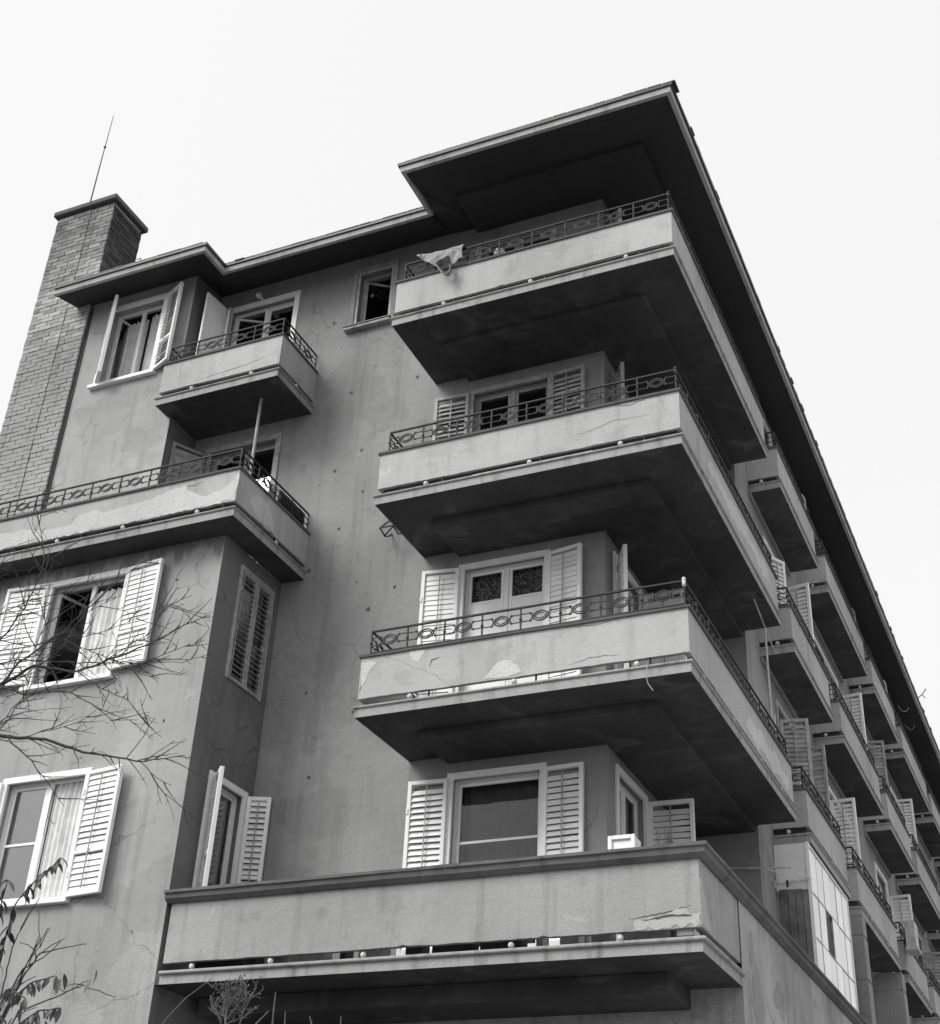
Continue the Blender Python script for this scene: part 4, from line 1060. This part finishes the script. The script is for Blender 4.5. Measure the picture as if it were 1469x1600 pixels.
cane([base,(-20,1500),(-5,1440),(5,1400),(12,1375)], 0.007, 0.0025, -8.7, 1, 1.0, 0.95)
cane([base,(0,1600),(20,1560),(50,1535),(85,1525)], 0.010, 0.003, -8.6, 2, 1.0, 0.85)
cane([base,(10,1640),(30,1600),(60,1580),(95,1575)], 0.010, 0.003, -8.5, 2, 1.0, 0.85)
cane([base,(-10,1620),(0,1570),(15,1545),(40,1560)], 0.010, 0.003, -8.8, 2, 1.0, 0.9)
cane([base,(5,1585),(40,1520),(62,1490),(105,1480),(135,1475)], 0.008, 0.002, -8.4, 0)
cane([base,(0,1580),(35,1515),(70,1495),(95,1470)], 0.008, 0.002, -8.5, 0)
cane([base,(0,1560),(20,1480),(33,1450),(45,1425)], 0.006, 0.002, -8.6, 0)
cane([base,(30,1580),(80,1560),(130,1540),(180,1558)], 0.006, 0.002, -8.3, 0)
cane([base,(20,1560),(45,1500),(62,1480),(60,1420)], 0.005, 0.0018, -8.5, 0)
cane([base,(15,1560),(45,1500),(75,1450)], 0.005, 0.0018, -8.5, 0)
for (u, v) in ((143,1530),(150,1515),(95,1530),(88,1525),(100,1522),(90,1570),(60,1590),(20,1590),(35,1575),(50,1585),(10,1600),(70,1595),(128,1597)):
    o = place('leaf', LEAF[0], None, tuple(at(u, v, -8.45)), rot=(rs2.uniform(-.4,.4), rs2.uniform(.8,1.4), rs2.uniform(0,6.28))); childof(o, sh, SL)
sb.tube([SL, (-1.75,-8.6,1.2), tuple(at(-40,1700,-8.6))], [0.035,0.026,0.018], 7)
childof(sb.build('stems', 'bark'), sh, SL)
# dry weeds in front of the dark porch
WL = (0.75, -9.5, 0); wd_ = empty('dry_weed', WL); tag(wd_, 'pale dried weed with bushy seed head before the dark porch', 'weed')
wm = MB(); rw = random.Random(4)
def stalk(pix, Y, r0=0.006, r1=0.002, bush=0, n_=30, mb=None):
    pts = [at(u, v, Y) for u, v in pix]; pts = [Vector((pts[0].x, Y, 0.0))]+pts; mb.tube(pts, [r0*1.3]+[r0+(r1-r0)*k/(len(pts)-2) for k in range(len(pts)-1)], 5)
    for k in range(bush):
        t = rw.uniform(0.45, 1.0); seg = pts[-2].lerp(pts[-1], (t-0.45)/0.55) if t > .5 else pts[-2]
        e = seg+Vector((rw.uniform(-1,1)*0.10, rw.uniform(-1,1)*0.06, rw.uniform(0.02, 0.12)))
        mid_ = (seg+e)/2+Vector((rw.uniform(-1,1)*0.02, 0, rw.uniform(-.01,.02)))
        mb.tube([seg, mid_, e], [0.0018,0.0015,0.0012], 4)
        for q_ in range(7):
            f = e.lerp(seg, rw.uniform(0,.7)); mb.tube([f, f+Vector((rw.uniform(-1,1)*.022, rw.uniform(-1,1)*.02, rw.uniform(-.005,.025)))], [0.001,0.0022], 4)
stalk([(340,1680),(352,1600),(358,1552)], -9.5, 0.006, 0.002, 20, mb=wm)
stalk([(350,1680),(375,1600),(385,1560)], -9.5, 0.004, 0.0015, 13, mb=wm)
stalk([(335,1680),(345,1600),(350,1570)], -9.45, 0.004, 0.0015, 9, mb=wm)
childof(wm.build('stems', 'dryweed'), wd_, WL)
for i, (pix, Yw, lab) in enumerate((([(225,1640),(262,1590),(290,1560),(330,1530)], -9.3, 'long thin arching dry stalk beside the bushy dried weed'),
        ([(422,1640),(428,1575),(431,1550)], -9.4, 'tall straight dry grass stalk before the dark porch'),
        ([(380,1640),(400,1600),(420,1580)], -9.6, 'short leaning dry grass blade before the dark porch'),
        ([(440,1640),(445,1600),(446,1580)], -9.4, 'thin upright dry blade before the dark porch'),
        ([(490,1640),(487,1600),(484,1588)], -9.5, 'bent dry blade before the dark porch'),
        ([(532,1640),(532,1605),(533,1588)], -9.4, 'short upright dry blade before the dark porch'))):
    m = MB(); stalk(pix, Yw, 0.004, 0.0016, 0, mb=m); tag(m.build('grass_stalk', 'dryweed'), lab, 'grass')
